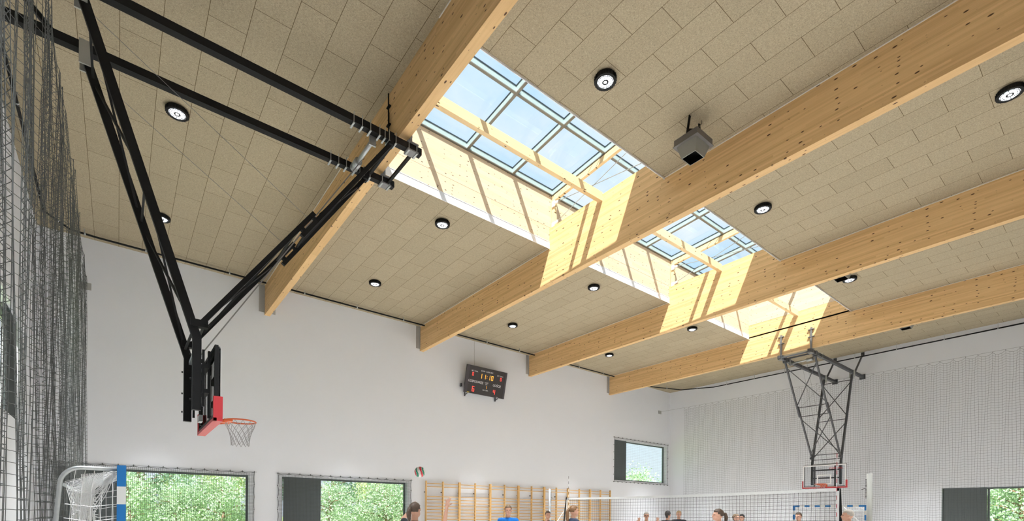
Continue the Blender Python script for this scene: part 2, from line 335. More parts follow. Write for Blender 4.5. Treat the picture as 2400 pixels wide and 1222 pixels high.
# purlins through the beams, bracing frames
for i in range(3):
    b = MB(); b.box(BX[i] + BW + (.0 if i else 0) + .0, BX[i + 1], 9.07, 9.19, 10.02, 10.25)
    o = b.build('timber_purlin', TIMB); o['label'] = ['timber purlin crossing below the nearest roof light', 'timber purlin crossing below the middle roof light', 'timber purlin crossing below the farthest roof light'][i]; o['category'] = 'purlin'; o['group'] = 'timber purlins under the roof lights'
for i in (1, 2):
    xc = BX[i] + BW / 2 + .02
    t = thing('bracing_frame', (xc, 9.1, BT), ['braced timber frame on the beam behind the nearest roof light', 'braced timber frame on the beam behind the middle roof light'][i - 1], 'roof frame', 'timber bracing frames')
    ru = MB(); ru.bar((xc, SY1 - .02, gz(SY1) - .12), (xc, SY0 + .1, gz(SY0 + .1) - .12), 0.09, 0.16); ru.build('rafter', TIMB, t)
    ru = MB(); ru.box(xc - .05, xc + .05, SY1 - .14, SY1 - .02, BT, gz(SY1) - .18); ru.build('post', TIMB, t)
    ru = MB(); ru.box(xc - .05, xc + .05, SY0 + .02, SY0 + .14, BT, gz(SY0) - .18); ru.build('post', TIMB, t)
    for (p, q) in (((SY1 - .16, BT + .08), (SY0 + .15, gz(SY0) - .3)), ((SY1 - .16, gz(SY1) - .3), (SY0 + .15, BT + .08))):
        r = MB(); r.tube([(xc - .07, p[0], p[1]), (xc - .07, q[0], q[1])], 0.009, 6); r.build('tie_rod', ZINC, t)
        r = MB(); a = Vector((xc - .07, *p)); d = (Vector((xc - .07, *q)) - a).normalized(); r.bar(a - d * .02, a + d * .16, 0.035, 0.06); r.box(xc - .08, xc - .05, p[0] - .02, p[0] + .1, p[1] - .09, p[1] + .07); r.build('rod_fixing', TRIMW, t)
# ------------------------------------------------------------------ windows
def window(idx, axis, pos, sgn, a0, a1, z0, z1, split, dark_lo=True):
    """axis Y: in wall_back.  pos=inner face, sgn=outward direction"""
    def P(a, d, z): return (a, pos + sgn * d, z) if axis == 'Y' else (pos + sgn * d, a, z)
    def bx(b, A0, A1, D0, D1, Z0, Z1):
        p, q = P(A0, D0, Z0), P(A1, D1, Z1); b.box(min(p[0], q[0]), max(p[0], q[0]), min(p[1], q[1]), max(p[1], q[1]), Z0, Z1)
    t = bpy.data.objects.new('window_%d' % idx, None); COL.objects.link(t); t.location = P((a0 + a1) / 2, .2, z0); t['kind'] = 'structure'; t.empty_display_size = .1
    d0, d1 = 0.2, 0.27
    b = MB(); bx(b, a0, a1, d0, d1, z1 - .07, z1); bx(b, a0, a1, d0, d1, z0, z0 + .07); bx(b, a0, a0 + .07, d0, d1, z0 + .07, z1 - .07); bx(b, a1 - .07, a1, d0, d1, z0 + .07, z1 - .07)
    bx(b, split - .035, split + .035, d0, d1, z0 + .07, z1 - .07); b.build('frame', ANTH, t)
    g0, g1 = (split + .035, a1 - .07) if dark_lo else (a0 + .07, split - .035)
    k0, k1 = (a0 + .07, split - .035) if dark_lo else (split + .035, a1 - .07)
    b = MB(); b.quad(P(g0, .24, z0 + .07), P(g1, .24, z0 + .07), P(g1, .24, z1 - .07), P(g0, .24, z1 - .07)); b.build('pane', GLASS2, t)
    b = MB(); bx(b, k0, k1, .08, .12, z0 + .0, z1 - .0)
    n = int((k1 - k0) / .06)
    for i in range(n): a = k0 + (i + .5) * (k1 - k0) / n; bx(b, a - .008, a + .008, .074, .08, z0, z1)
    b.build('vent_panel', ANTH, t)
window(1, 'Y', YA, 1, -1.38, 3.6, GZ0, GZ1, 0.04)
window(2, 'Y', YA, 1, 4.67, 9.65, GZ0, GZ1, 6.08)
window(3, 'Y', YA, 1, 23.0, 28.15, 3.63, 6.03, 24.2)
window(7, 'X', XB, 1, 0.45, 5.54, GZ0, GZ1, 4.05, False)
window(8, 'X', XC, -1, 11.6, 16.7, 3.63, 6.03, 15.2, False)
# ------------------------------------------------------------------ nets
def window_net(x0, x1, z0, z1, cell, label, th=0.0032):
    b = MB(); y = YA - 0.06; random.seed(int(x0 * 10) + 5)
    nx = int((x1 - x0) / cell); nz = int((z1 - z0) / cell)
    nh = max(4, int((x1 - x0) / 0.36)); H = [x0 + (x1 - x0) * i / nh for i in range(nh + 1)]
    def sag(x, a0, a1, n): u = (x - a0) / (a1 - a0) * n; f = u - math.floor(u); return 4 * f * (1 - f) * 0.035
    for i in range(nx + 1):
        x = x0 + i * cell; b.tube([(x, y, z0 + sag(x, x0, x1, nh)), (x, y, z1 - sag(x, x0, x1, nh))], th, 4, False)
    for j in range(nz + 1):
        z = z0 + 0.03 + j * (z1 - z0 - 0.06) / nz; b.tube([(x0 + .01, y, z), (x1 - .01, y, z)], th, 4, False)
    m = 6
    for (zz, s) in ((z1, -1), (z0, 1)):
        b.tube([(x0 + (x1 - x0) * k / (nh * m), y, zz + s * sag(x0 + (x1 - x0) * k / (nh * m), x0, x1, nh)) for k in range(nh * m + 1)], 0.008, 5)
        b.tube([(x0 - .08, y + .02, zz + .01), (x1 + .08, y + .02, zz + .01)], 0.004, 5)
        for xh in H: b.tube([(xh, YA - .002, zz), (xh, y - .01, zz)], 0.012, 6); b.tube([(xh, y, zz - .03), (xh, y, zz + .04)], 0.011, 5)
    nv = max(3, int((z1 - z0) / .42))
    for (xx, s) in ((x0, 1), (x1, -1)):
        b.tube([(xx + s * sag(z0 + (z1 - z0) * k / (nv * m), z0, z1, nv) * .6, y, z0 + (z1 - z0) * k / (nv * m)) for k in range(nv * m + 1)], 0.008, 5)
        for k in range(1, nv): zz = z0 + (z1 - z0) * k / nv; b.tube([(xx, YA - .002, zz), (xx, y - .01, zz)], 0.012, 6)
    o = b.build('window_net', NETD); o['label'] = label; o['category'] = 'net'; o['group'] = 'safety nets over the windows'
window_net(-1.5, 3.75, 0.35, 2.96, 0.05, 'black safety net over the low window behind the left handball goal')
window_net(4.52, 9.8, 0.35, 2.96, 0.05, 'black safety net over the low window left of the wall bars')
window_net(22.9, 28.26, 3.52, 6.15, 0.1, 'black safety net over the small high window in the far corner', 0.0022)
def curtain_net(name, X, sx, y0, y1, ztop, cell, amp, label, seed, th, bunch, f1=9.3, f2=23, sagd=.10):
    """hanging ball-stop net in the plane x=X; folds run vertically"""
    random.seed(seed); b = MB(); L = y1 - y0
    # build the folded centre line by arc length
    pts = []; y = y0; s = 0; ph = random.random() * 6
    cols = []
    while y < y1:
        u = (y - y0) / L; k = bunch(y)
        wob = amp * k * (0.6 * math.sin(y * f1 + ph + 1.7 * math.sin(y * 1.3)) + 0.4 * math.sin(y * f2 + 2 * math.sin(y * 2.1)))
        slope = amp * k * (0.6 * f1 * abs(math.cos(y * f1 + ph)) + 0.4 * f2 * abs(math.cos(y * f2)))
        cols.append((y, wob)); y += cell / math.sqrt(1 + slope ** 2)
    hooks = set(range(0, len(cols), 4)); n = len(cols)
    def drop(i): f = (i % 4) / 4; return 4 * f * (1 - f) * sagd
    rows = int(ztop / cell)
    def pos(i, j):
        yy, w = cols[i]; z = ztop - j * cell; damp = math.exp(-j * cell / 0.8)
        g = 0.35 + 0.65 * min(1, j * cell / 1.5)
        z -= drop(i) * (0.25 + 0.75 * damp)
        w2 = w * g + amp * 0.35 * bunch(yy) * math.sin(z * 0.9 + yy * 3)
        return (X + w2, yy + 0.02 * math.sin(z * 1.3 + i), max(0.03, z))
    for i in range(n):
        b.tube([pos(i, 0)] + [pos(i, j) for j in range(2, rows, 4)] + [pos(i, rows)], th, 3, False)
    for j in range(rows + 1):
        pl = [pos(i, j) for i in range(n)]; b.tube(pl, th * (1.5 if j == 0 else 1), 3, False)
    for i in hooks:
        p = Vector(pos(i, 0)); b.tube([p, p + Vector((0, 0, .045))], th * 2.2, 5)
    b.tube([(X, y0 - .3, ztop + .045), (X, (y0 + y1) / 2, ztop + .045), (X, YA - .07, ztop + .045)], 0.004, 5)
    o = b.build(name, NETD); o['label'] = label; o['category'] = 'net'; return o
curtain_net('ball_stop_net', 27.5, 1, -0.6, 17.75, 8.2, 0.105, 0.032, 'tall dark ball-stop net hanging before the far white wall', 3, 0.0032, lambda y: 1.0 + (1.2 if y > 16.6 else 0))
curtain_net('ball_stop_net', -0.76, -1, 2.6, 18.95, 8.2, 0.105, 0.05, 'tall bunched ball-stop net hanging along the left edge', 8, 0.0034, lambda y: 0.8 if y < 5 else (1.4 if y < 8.5 else (2.3 if y < 14 else 1.4)), 5.5, 15, .035)
for (x, lab) in ((27.39, 'small grey net anchor plate high in the far right corner'), (-0.80, 'small grey net anchor plate on the wall beside the left net')):
    b = MB(); b.box(x - .14, x + .14, YA - .03, YA - .001, 8.1, 8.3); b.tube([(x, YA - .06, 8.2), (x, YA - .02, 8.2)], .02, 8)
    o = b.build('anchor_plate', mat('grey_plate', (0.33, 0.33, 0.31), 0.6)); o['label'] = lab; o['category'] = 'anchor'
# ------------------------------------------------------------------ ceiling lamps
def make_lamp():
    t = thing('ceiling_lamp', (0, 0, 0), '', 'lamp', 'round highbay lamps on the ceiling')
    b = MB(); b.disc((0, 0, 0), 0.0, 0.165, -0.03, 0.0); b.disc((0, 0, 0), 0.0, 0.125, -0.055, -0.03)
    b.smooth = False
    b.disc((0, 0, 0), 0.155, 0.195, -0.10, -0.02)
    for k in range(24):
        a = 2 * PI * k / 24; c, s = math.cos(a), math.sin(a); b.bar((c * .19, s * .19, -.06), (c * .205, s * .205, -.06), .012, .07)
    b.build('housing', BLACK, t, loc=(0, 0, 0))
    b = MB(); b.disc((0, 0, 0), 0.0, 0.155, -0.066, -0.06); b.build('diffuser', mat('lamp_reflector', (0.75, 0.77, 0.8), 0.35), t, loc=(0, 0, 0))
    b = MB(); b.disc((0, 0, -.098), 0.030, 0.058, -.004, .004); b.disc((0, 0, -.098), 0.150, 0.158, -.004, .004)
    for k in range(12):
        a = 2 * PI * k / 12; c, s = math.cos(a), math.sin(a); b.bar((c * .055, s * .055, -.098), (c * .155, s * .155, -.098), .009, .006)
    b.disc((0, 0, -.098), 0.100, 0.108, -.003, .003); b.disc((0, 0, -.098), 0.128, 0.135, -.003, .003); b.build('grille', BLACK, t, loc=(0, 0, 0))
    return t
lamp0 = make_lamp(); LX = [0.88, 6.97, 13.08, 19.25, 25.5]; LY = [1.6, 6.17, 12.03, 16.62]
bay = ['left of the first beam', 'in the second bay', 'in the third bay', 'in the fourth bay', 'in the last bay']
rown = ['nearest the camera side', 'right of the roof lights', 'left of the roof lights', 'closest to the window wall']
first = True
ld = bpy.data.lights.new('lamp_light', 'AREA'); ld.shape = 'DISK'; ld.size = 0.27; ld.energy = LAMP_W; ld.color = (0.92, 0.96, 1.0); ld.spread = math.radians(50)
for i, x in enumerate(LX):
    for j, y in enumerate(LY):
        lab = 'round black highbay lamp %s, %s' % (bay[i], rown[j])
        if first: lamp0.location = (x, y, ZC); lamp0['label'] = lab; t = lamp0; first = False
        else: t = copy_tree(lamp0, (x, y, ZC), label=lab)
        lo = bpy.data.objects.new('lamp_light', ld); COL.objects.link(lo); lo.parent = t; lo.location = (0, 0, -0.07)
# ------------------------------------------------------------------ square horn loudspeakers
def make_speaker():
    t = thing('loudspeaker', (0, 0, 0), '', 'loudspeaker', 'square loudspeakers under the ceiling')
    G = mat('grey_speaker_shell', (0.12, 0.11, 0.10), 0.5); z0 = -.54
    b = MB(); b.box(-.28, .28, -.26, .26, z0, z0 + .13); b.box(-.3, .3, -.28, .28, z0 - .012, z0); b.build('shell', G, t, loc=(0, 0, 0))
    b = MB(); T = [(-.24, -.22), (.24, -.22), (.24, .22), (-.24, .22)]; B = [(-.17, -.16), (.15, -.16), (.15, .16), (-.17, .16)]
    vs = [(x, y, z0 - .01) for x, y in T] + [(x, y, z0 - .24) for x, y in B]; b.add(vs, [(0, 4, 5, 1), (1, 5, 6, 2), (2, 6, 7, 3), (3, 7, 4, 0)])
    vi = [(x * .92, y * .92, z0 - .24) for x, y in B] + [(x * .9, y * .9, z0 - .06) for x, y in T]; b.add(vs[4:] + vi[:4], [(0, 4, 5, 1), (1, 5, 6, 2), (2, 6, 7, 3), (3, 7, 4, 0)])
    b.build('horn', mat('pale_grey_horn', (0.20, 0.195, 0.17), 0.5), t, loc=(0, 0, 0))
    b = MB(); b.add(vi, [(0, 4, 5, 1), (1, 5, 6, 2), (2, 6, 7, 3), (3, 7, 4, 0), (4, 7, 6, 5)]); b.build('mouth', BLACK, t, loc=(0, 0, 0))
    b = MB(); b.bar((-.25, -.02, -.40), (-.16, -.02, -.002), .05, .02, (0, 1, 0)); b.bar((.25, -.02, -.40), (.18, -.02, -.002), .05, .02, (0, 1, 0))
    b.tube([(-.22, .02, -.41), (-.12, .02, -.25), (0, .02, -.19), (.12, .02, -.25), (.22, .02, -.41)], .03, 8)
    b.ball((0, 0, -.36), (.17, .15, .09)); b.build('bracket', BLACK, t, loc=(0, 0, 0))
    b = MB(); b.tube([(.2, -.1, -.42), (.27, -.12, -.3), (.3, -.1, -.38), (.29, -.06, -.45)], .012, 8); b.tube([(.05, -.05, -.2), (.1, -.12, -.1), (.14, -.1, -.002)], .008, 6); b.build('cable', mat('olive_cable', (0.12, 0.10, 0.07), 0.6), t, loc=(0, 0, 0))
    return t
sp0 = make_speaker(); sp0.location = (9.13, 5.72, ZC); sp0['label'] = 'grey square horn loudspeaker hanging fully in view before the second beam'
copy_tree(sp0, (17.33, 5.78, ZC), label='grey square loudspeaker mostly hidden behind the third beam')
copy_tree(sp0, (23.78, 5.72, ZC), label='grey square loudspeaker mostly hidden behind the farthest beam')
# ------------------------------------------------------------------ black pipes along the ceiling edge
def pipe(path, label, r=0.028):
    t = thing('ceiling_pipe', path[0], label, 'pipe', 'black pipes along the ceiling edge')
    b = MB(); b.tube(path, r, 10); b.build('tube', BLACK, t)
    b = MB()
    for i in range(len(path) - 1):
        p, q = Vector(path[i]), Vector(path[i + 1]); L = (q - p).length; n = max(1, int(L / 1.6))
        for k in range(n):
            c = p.lerp(q, (k + .5) / n); d = (q - p).normalized()
            b.tube([c - d * .02, c + d * .02], r + .012, 10); b.bar(c, (c.x, c.y, ZC), .03, .006, d); b.cut()
    b.build('clip', ZINC, t)
PY, PZ = 18.88, 9.5
pipe([(-1.58, 2.0, 9.42), (-1.58, 17.9, 9.42), (-1.1, 18.7, 9.45), (-0.5, PY, PZ), (3.98, PY, PZ)], 'black ceiling-edge pipe behind the left net, ending at the nearest beam')
pipe([(4.28, PY, PZ), (10.12, PY, PZ)], 'black ceiling-edge pipe between the first and second beams')
pipe([(10.42, PY, PZ), (16.26, PY, PZ)], 'black ceiling-edge pipe above the scoreboard')
pipe([(16.55, PY, PZ), (22.3, PY, PZ)], 'black ceiling-edge pipe between the third and farthest beams')
pipe([(22.7, PY, PZ), (25.9, PY, PZ), (27.6, 18.0, 9.42), (28.3, 16.2, 9.36), (28.3, 8.0, 9.36), (28.3, -0.5, 9.36)], 'black ceiling-edge pipe turning the far corner onto the end wall')
# ------------------------------------------------------------------ basketball hoist
def text(body, size, mtl, parent, loc, rot, align='CENTER', name='lettering', sx=1.0, ext=0.0008):
    c = bpy.data.curves.new(name, 'FONT'); c.body = body; c.size = size; c.align_x = align; c.align_y = 'CENTER'; c.extrude = ext; c.materials.append(mtl)
    o = bpy.data.objects.new(name, c); COL.objects.link(o); 
    me = bpy.data.meshes.new_from_object(o.evaluated_get(bpy.context.evaluated_depsgraph_get())); bpy.data.objects.remove(o); bpy.data.curves.remove(c)
    if not me.materials: me.materials.append(mtl)
    o = bpy.data.objects.new(name, me); COL.objects.link(o); o.parent = parent; o.location = loc; o.rotation_euler = rot; o.scale = (sx, 1, 1); return o
def make_hoist():
    CY = 9.145; t = thing('basketball_hoist', (1.15, CY, 2.9), '', 'basketball hoop', 'ceiling-hung basketball hoops')
    YR = (8.55, 9.74); RZ = 8.40
    for k, y in enumerate(YR):
        b = MB(); b.box(XC + .003, 4.46, y - .06, y + .06, RZ - .06, RZ + .06); rail = b.build('rail', BLACK, t)
        # hanger post on the beam side, U-bolts
        b = MB(); b.box(4.225, 4.275, y - .035, y + .035, RZ - .04, 9.38)
        b.box(4.228, 4.29, y - .12, y + .12, 9.28, 9.31); b.box(4.228, 4.29, y - .12, y + .12, 8.98, 9.01); b.box(4.16, 4.38, y - .09, y + .09, RZ - .085, RZ - .062); b.box(4.16, 4.38, y - .09, y + .09, RZ + .062, RZ + .085)
        b.build('hanger', mat('hanger_grey', (0.2, 0.2, 0.2), 0.45, 0.5), t)
        b = MB()
        for xx in (4.19, 4.35, 3.62, 3.72, 3.80, 3.93, 3.15, 3.30, 3.45):
            for s in (-1, 1): b.tube([(xx, y + s * .075, RZ - .10), (xx, y + s * .075, RZ + .1)], .007, 6)
            b.box(xx - .015, xx + .015, y - .085, y + .085, RZ - .098, RZ - .088); b.cut()
        b.build('clamp_bolt', ZINC, rail)
        b = MB(); b.box(3.80, 3.90, y - .075, y + .075, RZ - .14, RZ + .08); b.cut(); b.box(XC + .003, XC + .05, y - .12, y + .12, RZ - .12, RZ + .12); b.build('rail_bracket', BLACK, rail)
        b = MB(); b.bar((-.78, y, RZ + .05), (XC + .04, y, 9.48), .06, .06); b.box(XC + .003, XC + .03, y - .07, y + .07, 9.38, 9.6); b.build('wall_strut', BLACK, t)
        # pivot shoe of the mast
        b = MB(); b.box(-.49, -.35, y - .1, y - .075, RZ - .28, RZ + .07); b.cut(); b.box(-.49, -.35, y + .075, y + .1, RZ - .28, RZ + .07); b.build('pivot_plate', mat('grey_zinc_plate', (0.42, 0.42, 0.38), 0.5, 0.4), t)
        # mast : slanted length and vertical foot
        s = 1 if k else -1
        b = MB(); b.bar((-.41, y, RZ - .14), (.885, y, 4.10), .07, .115, (1, 0, 0)); b.build('mast', BLACK, t)
        b = MB(); b.box(.83, .94, y - .04, y + .04, 3.05, 4.13); b.box(.955, .985, y - s * .02 - .02, y - s * .02 + .02, 3.12, 3.95); b.box(.93, .96, y - .02, y + .02, 3.25, 3.3); b.box(.93, .96, y - .02, y + .02, 3.75, 3.8)
        for zz in (3.2, 3.5, 3.85): b.tube([(.8, y, zz), (.82, y, zz)], .015, 6)
        b.build('mast_foot', BLACK, t)
        # folding brace, upper and lower telescoping lengths
        yb = y - .0
        A = Vector((3.82, yb, RZ - .10)); J = Vector((.97, yb, 4.32)); d = (A - J).normalized(); n = Vector((d.z, 0, -d.x)) * .055
        mid = J.lerp(A, .50); b = MB(); b.bar(J - n * .0 - n * .5, mid - n * .5 + d * .25, .06, .07, (1, 0, 0)); b.bar(mid - d * .22 + n * 1.4, A + n * .5, .06, .07, (1, 0, 0))
        b.bar(mid - d * .12 - n * .5, mid - d * .12 + n * 1.5, .075, .06, (1, 0, 0)); b.bar(mid + d * .18 - n * .5, mid + d * .18 + n * 1.5, .075, .03, (1, 0, 0)); b.build('brace', BLACK, t)
        b = MB(); b.box(.80, 1.02, y - .055, y + .055, 4.26, 4.36); b.tube([(.99, y - .07, 4.32), (.99, y + .07, 4.32)], .022, 10); b.build('hinge', BLACK, t)
    def crosses(name, f, segs):
        b = MB()
        for (u, v) in segs: b.bar(f(*u), f(*v), .03, .03, (1, 0, 0))
        b.build(name, BLACK, t)
    fm = lambda k, u: (-.41 + 1.295 * u, YR[k], RZ - .14 - 4.16 * u)
    crosses('mast_cross_bracing', fm, [((0, .06), (1, .06)), ((0, .52), (1, .52)), ((0, .97), (1, .97)), ((0, .08), (1, .48)), ((1, .08), (0, .48)), ((0, .56), (1, .95)), ((1, .56), (0, .95))])
    fb = lambda k, u: (3.82 - 2.85 * u + (.05 if u < .5 else -.03), YR[k], RZ - .1 - 3.98 * u)
    crosses('brace_cross_bracing', fb, [((0, .46), (1, .46)), ((0, .55), (1, .55)), ((0, .97), (1, .97)), ((0, .06), (1, .44)), ((1, .06), (0, .44)), ((0, .58), (1, .95)), ((1, .58), (0, .95))])
    # winch between the rails
    b = MB(); b.tube([(3.55, 8.70, RZ - .13), (3.55, 9.55, RZ - .13)], .04, 14); b.tube([(3.55, 9.3, RZ - .13), (3.55, 9.55, RZ - .13)], .075, 16); b.box(3.49, 3.61, 8.62, 8.65, RZ - .22, RZ + .1); b.build('winch', ZINC, t)
    b = MB(); b.bar((3.93, YR[0], RZ), (3.93, YR[1], RZ), .05, .06); b.cut(); b.bar((4.32, YR[0], RZ - .02), (4.32, YR[1], RZ - .02), .05, .05); b.build('cross_rail', BLACK, t)
    b = MB(); b.tube([(3.55, 9.3, RZ - .2), (1.0, 9.25, 4.02)], .005, 5); b.cut(); b.tube([(3.55, 9.1, RZ - .2), (1.0, 9.05, 4.02)], .005, 5)
    for y in YR: b.cut(); b.tube([(-.36, y, RZ - .3), (2.42, y, 6.42)], .0035, 5)
    b.v = b.v; b.build('lift_cable', mat('steel_cable', (0.25, 0.25, 0.25), 0.4, 0.6), t)
    # board carrier
    b = MB()
    for y in (8.72, 9.57): b.box(1.045, 1.075, y - .03, y + .03, 2.98, 3.98)
    for z in (3.35, 3.72): b.box(.985, 1.045, 8.55, 9.75, z - .03, z + .03)
    b.box(1.075, 1.12, 8.3, 9.99, 3.93, 3.97); b.box(1.075, 1.12, 8.3, 9.99, 2.93, 2.98); b.box(1.075, 1.12, 8.25, 8.3, 2.93, 3.97); b.box(1.075, 1.12, 9.99, 10.04, 2.93, 3.97)
    b.build('board_carrier', BLACK, t)
    b = MB(); b.bar((.9, 8.59, 4.0), (.92, 9.70, 4.0), .05, .05); b.cut(); b.bar((1.0, 9.05, 3.02), (1.0, 9.24, 3.02), .05, .10); b.build('height_adjuster', ZINC, t)
    # board
    X0, X1 = 1.122, 1.15; Y0, Y1, Z0, Z1 = 8.245, 10.045, 2.9, 3.95
    b = MB(); b.box(X0, X1 - .002, Y0 + .02, Y1 - .02, Z0 + .02, Z1 - .02); bd = b.build('backboard', ACRYL, t)
    b = MB(); b.box(X0 - .01, X0 + .012, Y0, Y0 + .03, Z0, Z1); b.box(X0 - .01, X0 + .012, Y1 - .03, Y1, Z0, Z1); b.box(X0 - .01, X0 + .012, Y0 + .03, Y1 - .03, Z0, Z0 + .03); b.box(X0 - .01, X0 + .012, Y0 + .03, Y1 - .03, Z1 - .03, Z1)
    b.build('board_frame', BLACK, t)
    b = MB(); e = X1 + .001; f = .05
    def stripe(ya, yb, za, zb): b.box(X1 - .0015, e, ya, yb, za, zb)
    stripe(Y0, Y1, Z1 - f, Z1); stripe(Y0, Y1, Z0, Z0 + f); stripe(Y0, Y0 + f, Z0 + f, Z1 - f); stripe(Y1 - f, Y1, Z0 + f, Z1 - f)
    a0, a1, c0, c1 = CY - .295, CY + .295, 3.05, 3.50
    stripe(a0, a1, c1 - f, c1); stripe(a0, a1, c0, c0 + f); stripe(a0, a0 + f, c0 + f, c1 - f); stripe(a1 - f, a1, c0 + f, c1 - f)
    b.build('white_markings', mat('board_white', (0.9, 0.9, 0.9), 0.5), bd)
    b = MB()
    b.box(1.10, 1.175, Y0 - .02, Y1 + .02, Z0 - .025, Z0 + .03)
    for (ya, yb) in ((Y0 - .022, Y0 + .02), (Y1 - .02, Y1 + .022)): b.box(1.10, 1.175, ya, yb, Z0 + .03, Z0 + .33)
    b.box(1.06, 1.10, Y0 - .02, Y0 + .05, Z0 - .025, Z0 + .33); b.box(1.06, 1.10, Y1 - .05, Y1 + .02, Z0 - .025, Z0 + .33); b.box(1.06, 1.10, Y0 - .02, Y1 + .02, Z0 - .025, Z0 + .02)
    b.build('padding', RED, t)
    text('PESMENPOL', .105, mat('red_print', (0.5, 0.02, 0.04), 0.5), t, (.004, .50, .87), (PI / 2, 0, PI / 2), sx=1.0)
    # rim and net
    RX = 1.56; rt = MB(); rt.tube([(RX + .225 * math.cos(a), CY + .225 * math.sin(a), 3.05) for a in [2 * PI * i / 40 for i in range(41)]], .012, 8, False)
    rt.box(1.15, 1.19, CY - .14, CY + .14, 2.93, 3.06); rt.box(1.19, 1.345, CY - .07, CY + .07, 3.035, 3.047); rt.bar((1.18, CY - .09, 2.97), (1.42, CY - .18, 3.035), .014, .02); rt.bar((1.18, CY + .09, 2.97), (1.42, CY + .18, 3.035), .014, .02)
    rt.box(1.3, 1.42, CY - .19, CY + .19, 3.01, 3.04); rim = rt.build('rim', ORANGE, t)
    nb = MB(); nS = 12; lev = [(0, .222), (.08, .205), (.16, .17), (.24, .145), (.32, .135), (.39, .13)]
    def np(i, l, sh=0): z, r = lev[l]; a = 2 * PI * (i + .5 * (l % 2)) / nS; return (RX + r * math.cos(a), CY + r * math.sin(a), 3.04 - z)
    for i in range(nS):
        for l in range(len(lev) - 1):
            if l % 2 == 0: A_, B_ = np(i, l + 1), np(i - 1, l + 1)
            else: A_, B_ = np(i, l + 1), np(i + 1, l + 1)
            nb.tube([np(i, l), A_], 0.0038, 4, False); nb.tube([np(i, l), B_], 0.0038, 4, False)
    nb.build('net', mat('hoop_cord', (0.36, 0.36, 0.37), 0.8), rim)
    return t
h0 = make_hoist(); h0['label'] = 'black ceiling-hung basketball hoop seen edge-on, nearest the camera'
FARG = mat('black_coat_lit', (0.05, 0.052, 0.056), 0.5, var=0.15)  # same black coat, its colour lightened to stand in for light and haze
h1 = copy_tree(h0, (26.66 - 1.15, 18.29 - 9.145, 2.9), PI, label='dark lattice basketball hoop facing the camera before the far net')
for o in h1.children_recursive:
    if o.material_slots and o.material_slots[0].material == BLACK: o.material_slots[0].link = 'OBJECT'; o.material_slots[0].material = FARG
# conduits on the near beam
b = MB(); b.tube([(4.01, 9.0, 9.6), (4.01, 8.98, 8.85)], .014, 8); b.tube([(4.0, 8.95, 9.2), (4.0, 8.95, 8.85), (4.0, 8.8, 8.65), (3.99, 8.66, 8.5)], .012, 8)
for z in (9.0, 9.35): b.box(3.995, 4.04, 8.94, 9.06, z - .01, z + .01)
o = b.build('cable_conduit', BLACK); o['label'] = 'black vertical cable conduit on the side of the nearest beam'; o['category'] = 'conduit'
